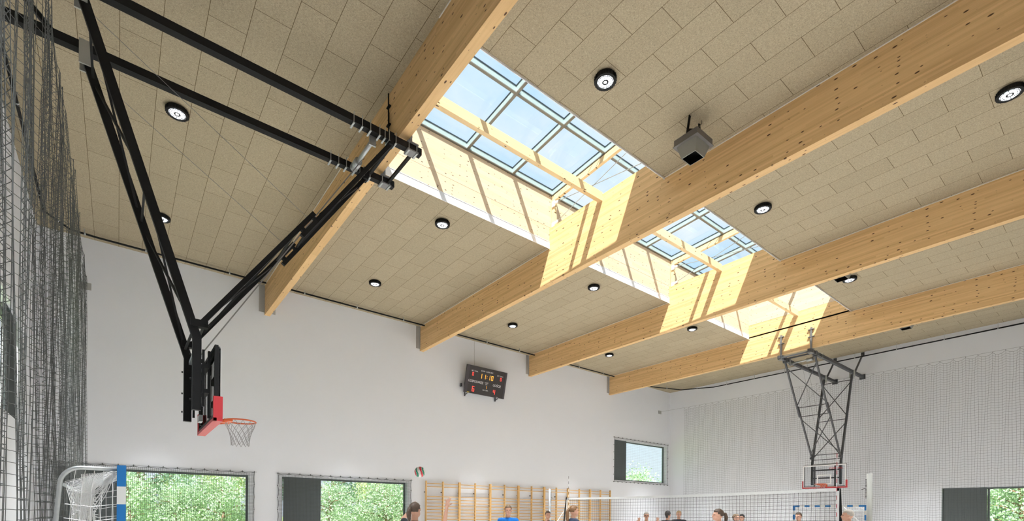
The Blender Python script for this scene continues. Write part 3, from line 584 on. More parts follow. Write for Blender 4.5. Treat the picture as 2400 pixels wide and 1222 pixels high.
# ------------------------------------------------------------------ scoreboard
def scoreboard():
    ang = math.asin(.27 / 1.23)
    t = thing('scoreboard', (13.415, 19.13, 7.09), 'black electronic scoreboard showing 11:10 on the white wall', 'scoreboard')
    Wd, Hh = 2.23, 1.23
    r = bpy.data.objects.new('case', None)
    # local frame of the panel: u along x, w up the tilted face
    U = Vector((1, 0, 0)); V = Vector((0, -math.sin(ang), math.cos(ang))); Nn = U.cross(V)  # faces -y and down
    def Pp(u, v, d): return U * u + V * v + Nn * d
    def pbox(b, u0, u1, v0, v1, d0, d1):
        vs = [Pp(u, v, d) for d in (d0, d1) for (u, v) in ((u0, v0), (u1, v0), (u1, v1), (u0, v1))]
        b.add(vs, [(0, 3, 2, 1), (4, 5, 6, 7), (0, 1, 5, 4), (1, 2, 6, 5), (2, 3, 7, 6), (3, 0, 4, 7)])
    b = MB(); pbox(b, -Wd / 2, Wd / 2, 0, Hh, -.08, 0); case = b.build('case', mat('scoreboard_face', (0.035, 0.03, 0.03), 0.4), t, loc=(0, 0, 0))
    b = MB(); pbox(b, -Wd / 2 - .01, -Wd / 2 + .12, -.0, Hh, -.085, .012); b.cut(); pbox(b, Wd / 2 - .10, Wd / 2 + .01, -.0, Hh, -.085, .012); b.build('side_profile', mat('scoreboard_profile', (0.05, 0.045, 0.05), 0.4), t, loc=(0, 0, 0))
    b = MB()
    for u in (-.95, .78):
        b.box(u - .02, u + .02, .20, .265, -.12, .5); b.bar((u, .03, -.02), (u, .25, -.08), .03, .03); b.bar((u, -.1, .4), (u, .25, .45), .03, .03)
    b.box(-1.2, -1.14, .16, .27, .28, .42); b.build('wall_bracket', GUNM, t, loc=(0, 0, 0))
    b = MB(); b.tube([(-.42, .2, 1.1), (-.42, .26, 1.3), (-.42, .262, 2.52)], .008, 6); b.build('cable', mat('white_cable', (0.5, 0.5, 0.48), 0.6), t, loc=(0, 0, 0))
    SEG = dict(zip('0123456789', ['abcdef', 'bc', 'abged', 'abgcd', 'fgbc', 'afgcd', 'afgedc', 'abc', 'abcdefg', 'abcdfg']))
    def digit(ch, u, v, h, m, one_left=False):
        b = MB(); w = h * .52; th = h * .115; g = h * .02
        R = dict(a=(u - w / 2 + g, u + w / 2 - g, v + h / 2 - th, v + h / 2), g=(u - w / 2 + g, u + w / 2 - g, v - th / 2, v + th / 2), d=(u - w / 2 + g, u + w / 2 - g, v - h / 2, v - h / 2 + th),
                 f=(u - w / 2, u - w / 2 + th, v + g, v + h / 2 - g), b=(u + w / 2 - th, u + w / 2, v + g, v + h / 2 - g), e=(u - w / 2, u - w / 2 + th, v - h / 2 + g, v - g), c=(u + w / 2 - th, u + w / 2, v - h / 2 + g, v - g))
        for s_ in SEG[ch]: pbox(b, *R[s_], .001, .006)
        b.build('digit', m, t, loc=(0, 0, 0))
    REDL = MATS.get('led_red') or emis('led_red', (1.0, 0.06, 0.04), 1.6); AMB = emis('led_amber', (1.0, 0.42, 0.04), 1.4)
    digit('0', -.78, .86, .155, REDL); digit('0', .80, .865, .155, REDL)
    for ch, u in (('1', -.34), ('1', -.13), ('1', .12), ('0', .30)): digit(ch, u, .835, .215, AMB)
    b = MB(); pbox(b, -.01, .015, .87, .895, .001, .006); pbox(b, -.01, .015, .79, .815, .001, .006); b.build('digit', AMB, t, loc=(0, 0, 0))
    digit('6', -.68, .21, .24, REDL); digit('4', .50, .23, .22, REDL); digit('1', .02, .38, .14, AMB)
    Lt = mat('white_print', (0.85, 0.85, 0.85), 0.5); rot = (PI / 2 + ang, 0, 0)
    for s_, u, v, h, sx in (('SET / FAUL', -.70, 1.0, .075, 1), ('SET / FAUL', .74, 1.0, .075, 1), ('CZAS - CZAS GRY', -.02, 1.07, .085, 1), ('GOSPODARZE', -.58, .54, .15, .85), ('GOŚCIE', .62, .53, .15, .85), ('CZĘŚĆ', .02, .575, .065, 1), ('GRY', .02, .50, .065, 1), ('24/14 SEK.', .0, .235, .075, 1)):
        text(s_, h, Lt, t, Pp(u, v, .003), rot, sx=sx)
    b = MB(); pbox(b, -.99, -.86, .02, .045, .001, .004); b.build('maker_mark', mat('yellow_print', (0.7, 0.5, 0.03), 0.5), t, loc=(0, 0, 0))
    text('www', .05, Lt, t, Pp(.72, .035, .003), rot)
scoreboard()
# ------------------------------------------------------------------ wall bars
def wall_bars():
    X0 = 10.43; UW = (22.49 - 10.43) / 7
    t = thing('wall_bars', (X0 + UW / 2, YA - .12, 0), '', 'wall bars', 'wooden wall bars in a row'); c = t.location
    for k in (0, 1, 2):
        xx = X0 + (.025, UW / 2, UW - .025)[k]; b = MB(); b.box(xx - .022, xx + .022, YA - .19, YA - .10, 0, 2.975); b.build('upright', PINE, t)
    zs = [2.87, 2.73] + [2.30 - .142 * i for i in range(15)]
    for z in zs:
        b = MB(); b.tube([(X0 + .04, YA - .15, z), (X0 + UW - .04, YA - .15, z)], .018, 8); b.build('rung', PINE, t)
    for xx in (X0 + .06, X0 + UW / 2 + .03):
        b = MB(); b.box(xx - .06, xx - .02, YA - .11, YA - .002, 2.47, 2.51); b.build('bracket', BLACK, t)
    labs = ['wooden wall bars nearest the window, first of the row', 'second wall bars from the window', 'third wall bars from the window, behind the boy in blue', 'middle wall bars, fourth from the window', 'wall bars behind the far volleyball post, fifth from the window', 'wall bars behind the net antenna, sixth from the window', 'farthest wall bars, seventh from the window']
    t['label'] = labs[0]
    for i in range(1, 7): copy_tree(t, (c.x + UW * i, c.y, 0), label=labs[i])
wall_bars()
# ------------------------------------------------------------------ volleyball
def volleyball():
    X = 13.4; Y0, Y1 = 4.47, 13.62
    for (y, side, lab, mm) in ((3.87, 1, 'grey volleyball post at the right end of the net', ALU), (14.56, -1, 'silver volleyball post by the wall bars', ZINC)):
        t = thing('volleyball_post', (X, y, 0), lab, 'post', 'volleyball posts')
        b = MB(); b.tube([(X, y, 0), (X, y, 2.56)], .055, 20); b.build('tube', mat('post_grey', (0.22, 0.215, 0.19), 0.8) if side == 1 else ZINC, t)
        b = MB()
        for i in range(14): b.box(X - .008, X + .008, y + side * .055, y + side * .075, 2.0 + i * .032, 2.018 + i * .032)
        b.tube([(X, y + side * .05, 2.24), (X, y + side * .16, 2.20)], .006, 6); b.build('tensioner', BLACK, t)
    t = thing('volleyball_net', (X, (Y0 + Y1) / 2, 1.2), 'black volleyball net with white top tape across the court', 'net')
    def zt(y): u = (y - Y0) / (Y1 - Y0); return 2.256 * (1 - u) + 2.204 * u - .16 * u * (1 - u)
    n = 60; ys = [Y0 + (Y1 - Y0) * i / n for i in range(n + 1)]
    b = MB()
    for i in range(n):
        a, c = ys[i], ys[i + 1]
        for (hi, lo) in ((0, .07), (.95, 1.0)):
            vs = [(X - .006, a, zt(a) - lo), (X - .006, c, zt(c) - lo), (X - .006, c, zt(c) - hi), (X - .006, a, zt(a) - hi), (X + .006, a, zt(a) - lo), (X + .006, c, zt(c) - lo), (X + .006, c, zt(c) - hi), (X + .006, a, zt(a) - hi)]
            b.add(vs, [(0, 1, 2, 3), (7, 6, 5, 4), (3, 2, 6, 7), (0, 4, 5, 1)])
    for yy in (Y0 + .025, Y1 - .025): b.box(X - .006, X + .006, yy - .025, yy + .025, zt(yy) - 1.0, zt(yy))
    b.build('tape', mat('white_tape', (0.85, 0.87, 0.88), 0.6), t)
    b = MB(); m = 91
    for i in range(m + 1):
        y = Y0 + (Y1 - Y0) * i / m; sh = .02 * math.sin(y * 1.4); b.tube([(X, y, zt(y) - .07), (X, y + sh, zt(y) - .95)], .0032, 4, False)
    for j in range(1, 10): b.tube([(X, y, zt(y) - j * .097) for y in ys], .0032, 4, False)
    b.build('mesh', mat('net_black', (0.012, 0.012, 0.014), 0.8), t)
    for (yy, s) in ((Y0, -1), (Y1, 1)):
        b = MB(); e = .14 if s > 0 else .04; b.tube([(X, yy + s * .02, zt(yy) - .01), (X, yy + s * e * .6, zt(yy) - .5), (X, yy + s * e, zt(yy) - .98)], .014, 6, rs=[.012, .03, .03]); b.build('strap', BLACK, t)
        b = MB(); b.tube([(X, yy + s * .09, zt(yy) - .45), (X, yy + s * .55, zt(yy) - .95)], .010, 6); b.build('rope', NETW, t)
    for (yy, lab, c1) in ((Y0 + .05, 'red and white antenna at the right end of the volleyball net', RED), (Y1 - .12, 'dashed antenna standing at the left end of the volleyball net', BLACK)):
        b = MB(); z0 = zt(yy) - .98
        for i in range(18): b.mi = i % 2; b.tube([(X - .02, yy, z0 + i * .1), (X - .02, yy, z0 + i * .1 + .1)], .007, 6)
        o = b.build('net_antenna', [PAINTW, c1]); o['label'] = lab; o['category'] = 'antenna'
volleyball()
# ------------------------------------------------------------------ handball goals
def goal(x, y0, y1, sgn, label, messy):
    t = thing('handball_goal', (x, (y0 + y1) / 2, 0), label, 'goal', 'blue and white handball goals'); r = .04; H = 2.04
    sizes = [.25, .2]
    for y in (y0, y1):
        b = MB(); z = H + r; k = 0
        while z > 0:
            z2 = max(0, z - (.235 if k % 2 == 0 else .195)); b.mi = k % 2; b.box(x - r, x + r, y - r, y + r, z2, z); z = z2; k += 1
        b.build('post', [BLUE, mat('goal_grey_white', (0.62, 0.62, 0.60), 0.45)], t)
    b = MB(); n = 13; L = (y1 - y0 - 2 * r)
    for k in range(n): b.mi = (k % 2); b.box(x - r, x + r, y0 + r + L * k / n, y0 + r + L * (k + 1) / n, H - r, H + r)
    b.build('crossbar', [BLUE, MATS['goal_grey_white']], t)
    for y in (y0, y1):
        b = MB(); Z = 2.035
        pts = [(x - sgn * .03, y, Z), (x - sgn * .34, y, Z)] + [(x - sgn * (.34 + .17 * math.sin(a)), y, Z - .19 * (1 - math.cos(a))) for a in [PI / 2 * i / 8 * .93 for i in range(1, 9)]] + [(x - sgn * .54, y, 1.45), (x - sgn * .60, y, .04)]
        b.tube(pts, .022, 12); b.build('side_tube', ZINC, t)
    b = MB(); b.tube([(x - sgn * .60, y0, .03), (x - sgn * .60, y1, .03)], .022, 10); b.tube([(x - sgn * .5, y0, 1.86), (x - sgn * .5, y1, 1.86)], .018, 10); b.build('rear_tube', ZINC, t)
    # net : sides, roof and back
    b = MB(); random.seed(5); th = .0035
    def back(z): return .5 if z > 1.85 else .5 + .08 * (1.85 - z) / 1.85
    jit = lambda s_: (random.random() - .5) * s_
    for y in (y0, y1):
        for i in range(12):
            z = .1 + i * .155; b.tube([(x - sgn * .04, y + jit(.02), z), (x - sgn * back(z) * .5, y + jit(.05) + .03, z - .04 + jit(.03)), (x - sgn * (back(z) - .04), y + jit(.02), z + jit(.02))], th, 4, False)
        for i in range(1, 6):
            f = i / 6; b.tube([(x - sgn * .46 * f, y + jit(.03), 2.01)] + [(x - sgn * back(z) * f + jit(.02), y + jit(.03), z) for z in (1.8, 1.5, 1.2, .9, .6, .3, .05)], th, 4, False)
    ny = 13
    for i in range(ny + 1):
        y = y0 + (y1 - y0) * i / ny; b.tube([(x - sgn * .04, y, H), (x - sgn * .27, y + jit(.02), H - .09), (x - sgn * .47, y, 1.88)] + [(x - sgn * (back(z) - .1), y + jit(.03), z) for z in (1.6, 1.3, 1.0, .7, .4, .1)], th, 4, False)
    for j in range(14):
        z = .1 + j * .13; b.tube([(x - sgn * (back(z) - .1) + jit(.02), y0 + (y1 - y0) * k / 14, z + jit(.02)) for k in range(15)], th, 4, False)
    for j in range(1, 4): b.tube([(x - sgn * .12 * j, y0 + (y1 - y0) * k / 14, H - .04 * j + jit(.02)) for k in range(15)], th, 4, False)
    b.build('net', NETW, t)
    if messy:
        # net gathered up towards the top corner of the near post, hanging in a dense bundle
        b = MB(); random.seed(9); A = Vector((x - .06, y0 + .03, 1.99)); K = Vector((x - .235, y0 + .30, 1.62)); B2 = Vector((x - .46, y0 + .05, 1.93))
        for i in range(26):
            u = i / 25; p = K + Vector((-.20 * u + jit(.02), .25 * u + jit(.1), .25 * u - .04 + jit(.06)))
            b.tube([A + Vector((jit(.02), jit(.02), jit(.04))), A.lerp(p, .5) + Vector((jit(.02), 0, -.02 + jit(.03))), p], .0042, 4, False)
            q = K + Vector((-.19 * u, .2 * u, .0))
            b.tube([p, q + Vector((jit(.03), jit(.03), -.25)), q + Vector((jit(.04), jit(.04), -.8)), q + Vector((jit(.06), jit(.06), -1.5))], .0042, 4, False)
        for i in range(16):
            u = i / 15; p = A.lerp(B2, .2 + .5 * u); b.tube([p + Vector((0, 0, .02)), p.lerp(K, .5) + Vector((-.05, .05, 0)), K + Vector((-.15 * u, .1, .1 - .5 * u))], .004, 4, False)
        for i in range(60):
            z = 1.68 - i * .028; w = .17
            b.tube([(K.x + .02 + jit(.02), K.y, z + jit(.02)), (K.x - w / 2, K.y + .1 + jit(.08), z + jit(.03)), (K.x - w - .03, K.y + .2 + jit(.05), z + .02 + jit(.03))], .0042, 4, False)
        b.build('gathered_net', NETW, t)
goal(0.03, 7.04, 10.04, 1, 'blue and white handball goal with gathered white net beside the left net', True)
goal(25.2, 7.4, 10.3, -1, 'blue and white handball goal at the far end under the basketball hoop', False)
# ------------------------------------------------------------------ volleyball in the air
def ball():
    b = MB(); n, m = 48, 32; C = Vector((4.606, 8.735, 2.378)); r = .105; vs = []; fs = []; mi = []
    R = Matrix.Rotation(.5, 3, 'X') @ Matrix.Rotation(.7, 3, 'Y')
    for i in range(m + 1):
        for j in range(n):
            a = PI * i / m; t = 2 * PI * j / n; vs.append(R @ Vector((math.sin(a) * math.cos(t), math.sin(a) * math.sin(t), math.cos(a))) * r)
    for i in range(m):
        for j in range(n):
            fs.append((i * n + j, (i + 1) * n + j, (i + 1) * n + (j + 1) % n, i * n + (j + 1) % n))
            v = math.cos(PI * (i + .5) / m); t = (j + .5) / n * 6 + 2.4 * v; k = int(math.floor(t)) % 6; fr = t - math.floor(t)
            mi.append([0, 1, 2, 0, 1, 2][k] if .06 < fr < .94 else 0)
    me = bpy.data.meshes.new('volleyball'); me.from_pydata(vs, [], fs)
    for q in (mat('ball_white', (0.8, 0.78, 0.74), 0.5), mat('ball_red', (0.55, 0.03, 0.04), 0.5), mat('ball_green', (0.0, 0.22, 0.12), 0.5)): me.materials.append(q)
    me.polygons.foreach_set('material_index', mi); me.polygons.foreach_set('use_smooth', [True] * len(fs)); me.update()
    o = bpy.data.objects.new('volleyball', me); COL.objects.link(o); o.location = C; o['label'] = 'red, green and white volleyball in the air above the server'; o['category'] = 'ball'
ball()
# ------------------------------------------------------------------ people
SKIN = mat('skin', (0.60, 0.34, 0.24), 0.5, var=0.05, scale=20, spec=0.3)
def voxel(o, size, smooth=True):
    m = o.modifiers.new('fuse', 'REMESH'); m.mode = 'VOXEL'; m.voxel_size = size; m.use_smooth_shade = True
    s = o.modifiers.new('soften', 'SMOOTH'); s.factor = 0.5; s.iterations = 3
def person(px, d, ztop, face, label, shirt, hair, haircol, legs='black', pose=None, glasses=False, lean=0.0, head_turn=0.0, male=False, logo=False):
    """px image column, d distance along the view axis, ztop height of the crown, face = heading (radians, 0 looks towards the camera)"""
    u = (px - 1200) / 1169.8; X = d * math.sin(TH) + u * d * math.cos(TH); Y = d * math.cos(TH) - u * d * math.sin(TH)
    s = ztop / 1.75; to_cam = math.atan2(-X, Y)  # local +y direction rotated to look at camera
    t = thing('person', (X, Y, 0), label, 'person', rz=math.atan2(-Y, -X) - PI / 2 + face)
    sw = 1.0 if male else .9
    def V(x, y, z): return Vector((x * s, (y + lean * max(0, z - .95)) * s, z * s))
    b = MB()
    neck, hc = V(0, .0, 1.47), V(0, .015, 1.635)
    Rh = Matrix.Rotation(head_turn, 3, 'Z')
    def Hh(x, y, z): q = Rh @ (Vector((x, y, z)) * s); return hc + q
    b.ball(V(0, 0, .98), Vector((.165 * sw, .11, .12)) * s); b.ball(V(0, 0, 1.12), Vector((.14 * sw, .095, .14)) * s); b.ball(V(0, 0, 1.29), Vector((.165 * sw, .105, .14)) * s)
    b.cap(V(-.14 * sw, 0, 1.40), V(.14 * sw, 0, 1.40), .062 * s, .062 * s); b.cap(V(0, -.01, 1.38), hc + Vector((0, -.01, -.04)) * s, .06 * s, .052 * s)
    # head
    b.ball(Hh(0, -.01, .015), Vector((.074, .095, .10)) * s, 16, 12); b.ball(Hh(0, .03, -.05), Vector((.058, .062, .065)) * s, 14, 10)
    b.cap(Hh(0, .082, .012), Hh(0, .102, -.022), .010 * s, .015 * s); b.ball(Hh(0, .088, -.052), Vector((.024, .012, .012)) * s)
    b.ball(Hh(0, .075, -.088), Vector((.025, .018, .018)) * s)
    for e in (-1, 1): b.ball(Hh(e * .077, -.01, -.012), Vector((.010, .019, .031)) * s); b.cap(Hh(e * .018, .083, .022), Hh(e * .05, .07, .02), .010 * s, .009 * s)
    # legs and feet
    for e in (-1, 1):
        b.cap(V(e * .09, 0, .95), V(e * .10, .01, .50), .085 * s, .055 * s); b.cap(V(e * .10, .01, .50), V(e * .11, -.01, .09), .055 * s, .036 * s); b.cap(V(e * .11, -.02, .06), V(e * .13, .16, .035), .035 * s, .028 * s)
    # arms
    P = pose or {}
    arms = {}
    for e, nme in ((-1, 'L'), (1, 'R')):
        sh = V(e * .185 * sw, 0, 1.40)
        el, wr = P.get(nme, ((e * .245, -.02, 1.11), (e * .25, .06, .86)))
        el, wr = V(*el), V(*wr); b.cap(sh, el, .045 * s, .036 * s); b.cap(el, wr, .036 * s, .025 * s); arms[nme] = (sh, el, wr)
        d_ = (wr - el).normalized(); side = d_.cross(Vector((0, 1, 0)) if abs(d_.y) < .8 else Vector((1, 0, 0))).normalized()
        nrm = side.cross(d_).normalized(); pal = wr + d_ * .055 * s
        rot = Matrix((side, nrm, d_)).transposed(); b.ball(pal, Vector((.040, .016, .055)) * s, 10, 8, rot)
        for k, ln in enumerate((.068, .076, .070, .056)):
            off = (k - 1.5) * .021; base = pal + side * off * s + d_ * .042 * s; sp = side * (k - 1.5) * .14
            m1 = base + (d_ + sp).normalized() * ln * .5 * s; m2 = m1 + (d_ + sp + nrm * .35 * (1 if e > 0 else -1)).normalized() * ln * .5 * s
            b.cap(base, m1, .0095 * s, .009 * s, 8); b.cap(m1, m2, .009 * s, .0075 * s, 8)
        tb = pal - d_ * .02 * s - side * .03 * s * e; b.cap(tb, tb + (d_ * .5 - side * e).normalized() * .06 * s, .013 * s, .009 * s, 8)
    o = b.build('body', SKIN, t, loc=(0, 0, 0)); voxel(o, .0085)
    # shirt with short sleeves
    b = MB(); g = .016
    b.ball(V(0, 0, 1.0), Vector((.165 * sw + g, .125, .13)) * s); b.ball(V(0, 0, 1.14), Vector((.15 * sw + g, .12, .17)) * s); b.ball(V(0, 0, 1.29), Vector((.168 * sw + g, .118, .155)) * s)
    b.cap(V(-.145 * sw, 0, 1.395), V(.145 * sw, 0, 1.395), .074 * s, .074 * s); b.tube([V(0, -.008, 1.40), V(0, -.006, 1.475)], .066 * s, 14, True, [.10 * s, .066 * s])
    for nme in arms: sh, el, wr = arms[nme]; b.cap(sh, sh.lerp(el, .6), .064 * s, .060 * s)
    o = b.build('shirt', shirt, t, loc=(0, 0, 0)); voxel(o, .012)
    if logo:
        b = MB(); c = V(.07, .133, 1.30); b.box(c.x - .03, c.x + .03, c.y - .004, c.y + .006, c.z - .02, c.z + .015); b.build('chest_print', mat('print_white', (0.8, 0.5, 0.45), 0.6), t, loc=(0, 0, 0))
    b = MB()
    for e in (-1, 1): b.cap(V(e * .085, 0, .93), V(e * .10, .01, .58), .105 * s, .085 * s)
    b.ball(V(0, 0, .96), Vector((.18 * sw, .13, .10)) * s); o = b.build('shorts', mat('dark_shorts', (0.02, 0.02, 0.025), 0.8), t, loc=(0, 0, 0)); voxel(o, .014)
    for e in (-1, 1):
        b = MB(); b.ball(V(e * .122, .06, .045), Vector((.05, .135, .044)) * s); b.build('shoe', PAINTW, t, loc=(0, 0, 0))
    # face
    for e in (-1, 1):
        b = MB(); b.ball(Hh(e * .031, .0815, .004), Vector((.012, .008, .007)) * s, 8, 6); b.build('eye', mat('eye_dark', (0.05, 0.035, 0.03), 0.3), t, loc=(0, 0, 0))
    b = MB(); b.ball(Hh(0, .0975, -.053), Vector((.021, .006, .005)) * s, 10, 6); b.build('mouth', mat('lips', (0.45, 0.15, 0.13), 0.5), t, loc=(0, 0, 0))
    if glasses:
        b = MB()
        for e in (-1, 1): b.tube([Hh(e * .033 + .024 * math.cos(a), .098, .003 + .017 * math.sin(a)) for a in [2 * PI * i / 14 for i in range(15)]], .0025 * s, 5, False); b.tube([Hh(e * .058, .097, .006), Hh(e * .078, 0, .004)], .0025 * s, 5)
        b.build('glasses', BLACK, t, loc=(0, 0, 0))
    # hair
    HM = mat('hair_%s' % haircol[0], haircol[1], 0.55, var=0.35, scale=60, bump=0.6)
    b = MB(); n, m = 28, 20; c0 = (0, -.014, .024); rad = Vector((.085, .106, .104)); vs = []; fs = []
    for i in range(m + 1):
        for j in range(n):
            a = PI * i / m; tt = 2 * PI * j / n; v = Vector((math.sin(a) * math.cos(tt), math.sin(a) * math.sin(tt), math.cos(a)))
            line = .32 if v.y > .35 else (-.15 if v.y > -.1 else (-.55 if hair != 'short' else -.42)); k = 1.0
            if v.z < line: k = .80
            k += .02 * math.sin(9 * tt + 5 * a)
            vs.append(Hh(c0[0] + v.x * rad.x * k, c0[1] + v.y * rad.y * k, c0[2] + v.z * rad.z * k))
    for i in range(m):
        for j in range(n): fs.append((i * n + j, (i + 1) * n + j, (i + 1) * n + (j + 1) % n, i * n + (j + 1) % n))
    b.smooth = True; b.add(vs, fs)
    if hair == 'pony' or hair == 'longpony':
        Lp = .22 if hair == 'pony' else .36; st = Hh(0, -.105, .035); dn = Vector((0, 0, -1)) * s; bk = Rh @ Vector((0, -1, 0)) * s
        b.tube([st, st + bk * .04 + dn * .01, st + bk * .06 + dn * .08, st + bk * .055 + dn * Lp * .6, st + bk * .04 + dn * Lp], .02, 10, True, [.02 * s, .03 * s, .036 * s, .032 * s, .008 * s])
    if hair == 'bun': b.ball(Hh(0, -.11, .02), .042 * s); b.cap(Hh(0, -.07, -.06), Hh(0, -.09, .0), .04 * s, .045 * s)
    hr_ = b.build('hair', HM, t, loc=(0, 0, 0))
    if hair in ('pony', 'longpony', 'bun'):
        b = MB(); q = Hh(0, -.108, .035); b.ball(q, Vector((.024, .018, .026)) * s, 10, 6); b.build('hair_tie', BLACK, hr_, loc=(0, 0, 0))
    return t
BLK = mat('black_tshirt', (0.018, 0.020, 0.026), 0.85, var=0.2, scale=25); NAV = mat('navy_tshirt', (0.02, 0.035, 0.07), 0.85); BLU = mat('bright_blue_tshirt', (0.0, 0.17, 0.62), 0.8, scale=25); DBL = mat('royal_blue_tshirt', (0.01, 0.10, 0.33), 0.8); WHT = mat('pale_grey_tshirt', (0.62, 0.63, 0.66), 0.8)
brown = ('brown', (0.075, 0.045, 0.028)); dark = ('black', (0.02, 0.015, 0.013)); fair = ('fair', (0.42, 0.28, 0.13)); auburn = ('auburn', (0.20, 0.10, 0.04)); grey = ('grey', (0.42, 0.38, 0.33)); sandy = ('sandy', (0.20, 0.13, 0.075))
# heading: 0 faces camera, positive turns to the person's left (image right)
person(972, 7.6, 1.735, 2.5, 'person in a black T-shirt with dark ponytail and both arms raised, serving', BLK, 'pony', brown,
       pose={'L': ((-.36, .18, 1.50), (-.36, .40, 1.66)), 'R': ((.46, .12, 1.42), (.44, .22, 1.68))})
person(1191, 11.6, 1.775, 0.1, 'person with fair fringe in a bright blue T-shirt before the wall bars', BLU, 'short', sandy, male=True, logo=True)
person(1284, 14.2, 1.66, 0.35, 'person in black raising a hand to the face below the silver post', BLK, 'short', brown, male=True, pose={'R': ((.26, .12, 1.22), (.08, .17, 1.50))})
person(1344, 11.2, 1.77, 2.0, 'person in black with a long fair ponytail beside the left net end', NAV, 'longpony', auburn)
person(1515, 14.8, 1.66, 0.1, 'person with glasses in black holding up one hand behind the net', BLK, 'short', grey, glasses=True, pose={'L': ((-.27, .08, 1.2), (-.30, .2, 1.44)), 'R': ((.27, .08, 1.2), (.25, .2, 1.44))})
person(1565, 14.6, 1.70, 2.7, 'person in black with dark gathered hair seen from behind', BLK, 'bun', dark)
person(1591, 16.4, 1.72, 0.0, 'person with light blond hair in a black V-neck behind the net', BLK, 'short', fair, male=True)
person(1684, 9.6, 1.70, -1.25, 'person in a pale T-shirt with dark ponytail, in profile facing left', WHT, 'pony', brown)
person(1725, 14.4, 1.625, 0.9, 'person in a royal blue T-shirt next to another person in black', DBL, 'bun', sandy)
person(1739, 15.4, 1.62, -0.5, 'person in black with dark hair at the right of the pair', BLK, 'bun', dark)
person(1872, 13.8, 1.68, -0.45, 'person in black with brown hair before the far goal', BLK, 'bun', brown)
person(1988, 9.8, 1.712, -1.35, 'older person with grey hair in profile, far right of the players', BLK, 'short', grey, male=True)
# ------------------------------------------------------------------ outside
b = MB(); b.box(-150, 200, -100, 200, -0.5, -0.3); o = b.build('lawn', mat('grass_field', (0.22, 0.32, 0.10), 0.9, var=0.4, scale=0.5)); o['kind'] = 'structure'; o.name = 'ground'
def leafmat(name, c):
    m = mat(name, c, 0.6, var=0.45, scale=1.3, spec=0.2); t = m.node_tree; bs = t.nodes['Principled BSDF']; o_ = t.nodes['Material Output']; tr = N(t, 'ShaderNodeBsdfTranslucent'); tr.inputs[0].default_value = (c[0] * 1.1, c[1] * 1.15, c[2] * .8, 1)
    mx_ = N(t, 'ShaderNodeMixShader'); mx_.inputs[0].default_value = .22; t.links.new(bs.outputs[0], mx_.inputs[1]); t.links.new(tr.outputs[0], mx_.inputs[2]); t.links.new(mx_.outputs[0], o_.inputs[0]); return m
LM = {'birch': leafmat('birch_leaves', (0.66, 0.76, 0.42)), 'pine': leafmat('pine_needles', (0.43, 0.58, 0.47)), 'bush': leafmat('shrub_leaves', (0.50, 0.64, 0.44))}
BARK = {'birch': mat('birch_bark', (0.75, 0.73, 0.68), 0.8, var=.3), 'pine': mat('pine_bark', (0.34, 0.20, 0.13), 0.9), 'bush': mat('pine_bark', (0.34, 0.20, 0.13))}
def tree_proto(kind, seed, h, cr, n, leaf):
    random.seed(seed); t = thing('tree', (0, 0, -.3), '', 'tree', 'trees outside the windows')
    b = MB(); pts = [(.15 * math.sin(i * 1.1 + seed), .12 * math.cos(i * .9), h * i / 6) for i in range(7)]; b.tube(pts, .12, 8, True, [.16 - .02 * i for i in range(7)])
    br = []
    for i in range(14):
        z = h * (.18 + .75 * i / 14); a = i * 2.4; L = cr * (1 - .5 * abs(z / h - .45)) * .8; q = Vector((L * math.cos(a), L * math.sin(a), z + L * (.25 if kind != 'birch' else -.1)))
        b.tube([(0, 0, z), q * .5 + Vector((0, 0, z * .5 + .15)), q], .04, 5, True, [.05, .035, .015]); br.append(q)
    b.build('trunk', BARK[kind], t, loc=(0, 0, 0))
    vs = []; fs = []
    cl = []
    for i in range(34):
        a = random.random() * 6.283; z = random.random(); R = cr * math.sqrt(random.random()) * (1.0 - .55 * abs(z - .4) * 1.6)
        cl.append(Vector((R * math.cos(a), R * math.sin(a), h * (.1 + .9 * z))))
    for i in range(n):
        c = random.choice(cl); sg = .40 if kind != 'birch' else .30
        p = c + Vector((random.gauss(0, sg), random.gauss(0, sg), random.gauss(0, sg * (.7 if kind == 'pine' else 1.3))))
        u = Vector((random.gauss(0, 1), random.gauss(0, 1), random.gauss(0, 1))).normalized(); v = u.cross(Vector((random.gauss(0, 1), random.gauss(0, 1), random.gauss(0, 1)))).normalized()
        l = leaf * (.6 + random.random() * .8); w = l * .55; k = len(vs)
        vs += [p - u * l, p - v * w, p + u * l, p + v * w]; fs.append((k, k + 1, k + 2, k + 3))
    f = MB(); f.add(vs, fs); f.build('foliage', LM[kind], t, loc=(0, 0, 0)); return t
protos = {'birch': tree_proto('birch', 1, 11, 2.6, 9000, .085), 'pine': tree_proto('pine', 2, 10, 3.2, 10000, .11), 'bush': tree_proto('bush', 3, 4.2, 2.6, 7000, .09)}
placed = {k: False for k in protos}
def plant(kind, x, y, rz, label, sc=1.0):
    if not placed[kind]: t = protos[kind]; placed[kind] = True; t.location = (x, y, -.3); t.rotation_euler.z = rz; t['label'] = label
    else: t = copy_tree(protos[kind], (x, y, -.3), rz, label=label)
    t.scale = (sc, sc, sc)
def along(px, d):
    u = (px - 1200) / 1169.8; return d * math.sin(TH) + u * d * math.cos(TH), d * math.cos(TH) - u * d * math.sin(TH)
KL = {'birch': 'pale yellow-green birch', 'pine': 'blue-green pine', 'bush': 'leafy green shrub'}
WN = 'outside the window behind the left goal'; WM = 'outside the window beside the wall bars'
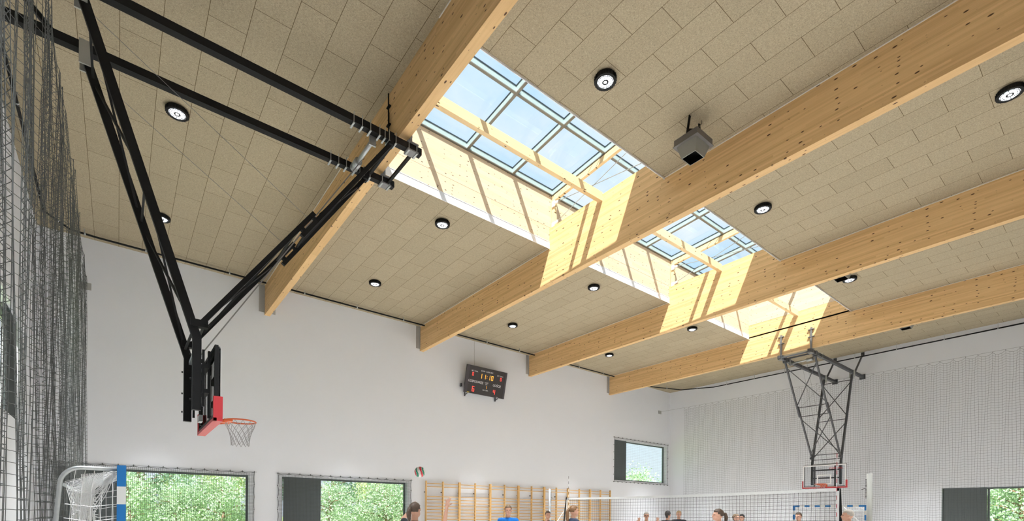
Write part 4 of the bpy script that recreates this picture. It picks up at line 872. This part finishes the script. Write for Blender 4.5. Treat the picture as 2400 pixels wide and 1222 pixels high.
for (kind, px, d, sc, lab) in [('pine', 330, 34, 1, 'at the left of the view, ' + WN), ('pine', 400, 42, 1.1, 'with a crooked crown, ' + WN), ('birch', 475, 36, 1.05, 'with a white trunk, ' + WN), ('birch', 560, 38, 1.0, 'at the right edge, ' + WN),
                               ('pine', 225, 40, 1.1, 'behind the goal net, ' + WN), ('bush', 300, 27, .8, 'low at the left, ' + WN), ('bush', 520, 29, .8, 'low at the right, ' + WN), ('bush', 420, 28, .7, 'low in the middle, ' + WN),
                               ('pine', 775, 40, 1.0, 'at the left of the view, ' + WM), ('pine', 838, 52, 1.15, 'behind the pale roof, ' + WM), ('birch', 895, 38, 1.0, 'with a thin white trunk, ' + WM), ('pine', 940, 44, 1.1, 'at the right edge, ' + WM), ('bush', 770, 30, .75, 'low at the left, ' + WM), ('bush', 905, 31, .8, 'low at the right, ' + WM),
                               ('bush', 1494, 62, 1.5, 'whose top shows in the small high window'), ('pine', 2345, 30, .9, 'seen through the end wall window'), ('bush', 2390, 27, 1.0, 'seen through the end wall window, in front of the pine'), ('birch', 2440, 34, .95, 'at the right edge of the end wall window'),
                               ('pine', 650, 50, 1.2, 'between the two low windows'), ('pine', 470, 58, 1.3, 'in the back row, ' + WN), ('pine', 330, 56, 1.3, 'in the back row at the left, ' + WN), ('pine', 900, 62, 1.3, 'in the back row, ' + WM)]:
    x, y = along(px, d); plant(kind, x, y, random.random() * 6, KL[kind] + ' ' + lab, sc)
t = thing('garden_shed', (0, 0, 0), 'low pale shed with white roof among the trees outside', 'shed'); x, y = along(828, 44); t.location = (x, y, -.3)
b = MB(); b.box(-1.4, 1.4, -1.2, 1.2, 0, 1.55); b.build('wall', mat('shed_wall', (0.35, 0.37, 0.38), 0.8), t, loc=(0, 0, 0))
b = MB(); b.add([(-1.7, -1.5, 1.5), (1.7, -1.5, 1.5), (1.7, 0, 2.25), (-1.7, 0, 2.25), (1.7, 1.5, 1.5), (-1.7, 1.5, 1.5)], [(0, 1, 2, 3), (3, 2, 4, 5), (0, 5, 4, 1), (0, 3, 5), (1, 4, 2)]); b.build('roof', PAINTW, t, loc=(0, 0, 0))
# tidy helper tags
for o in bpy.data.objects:
    if '_off' in o: del o['_off']
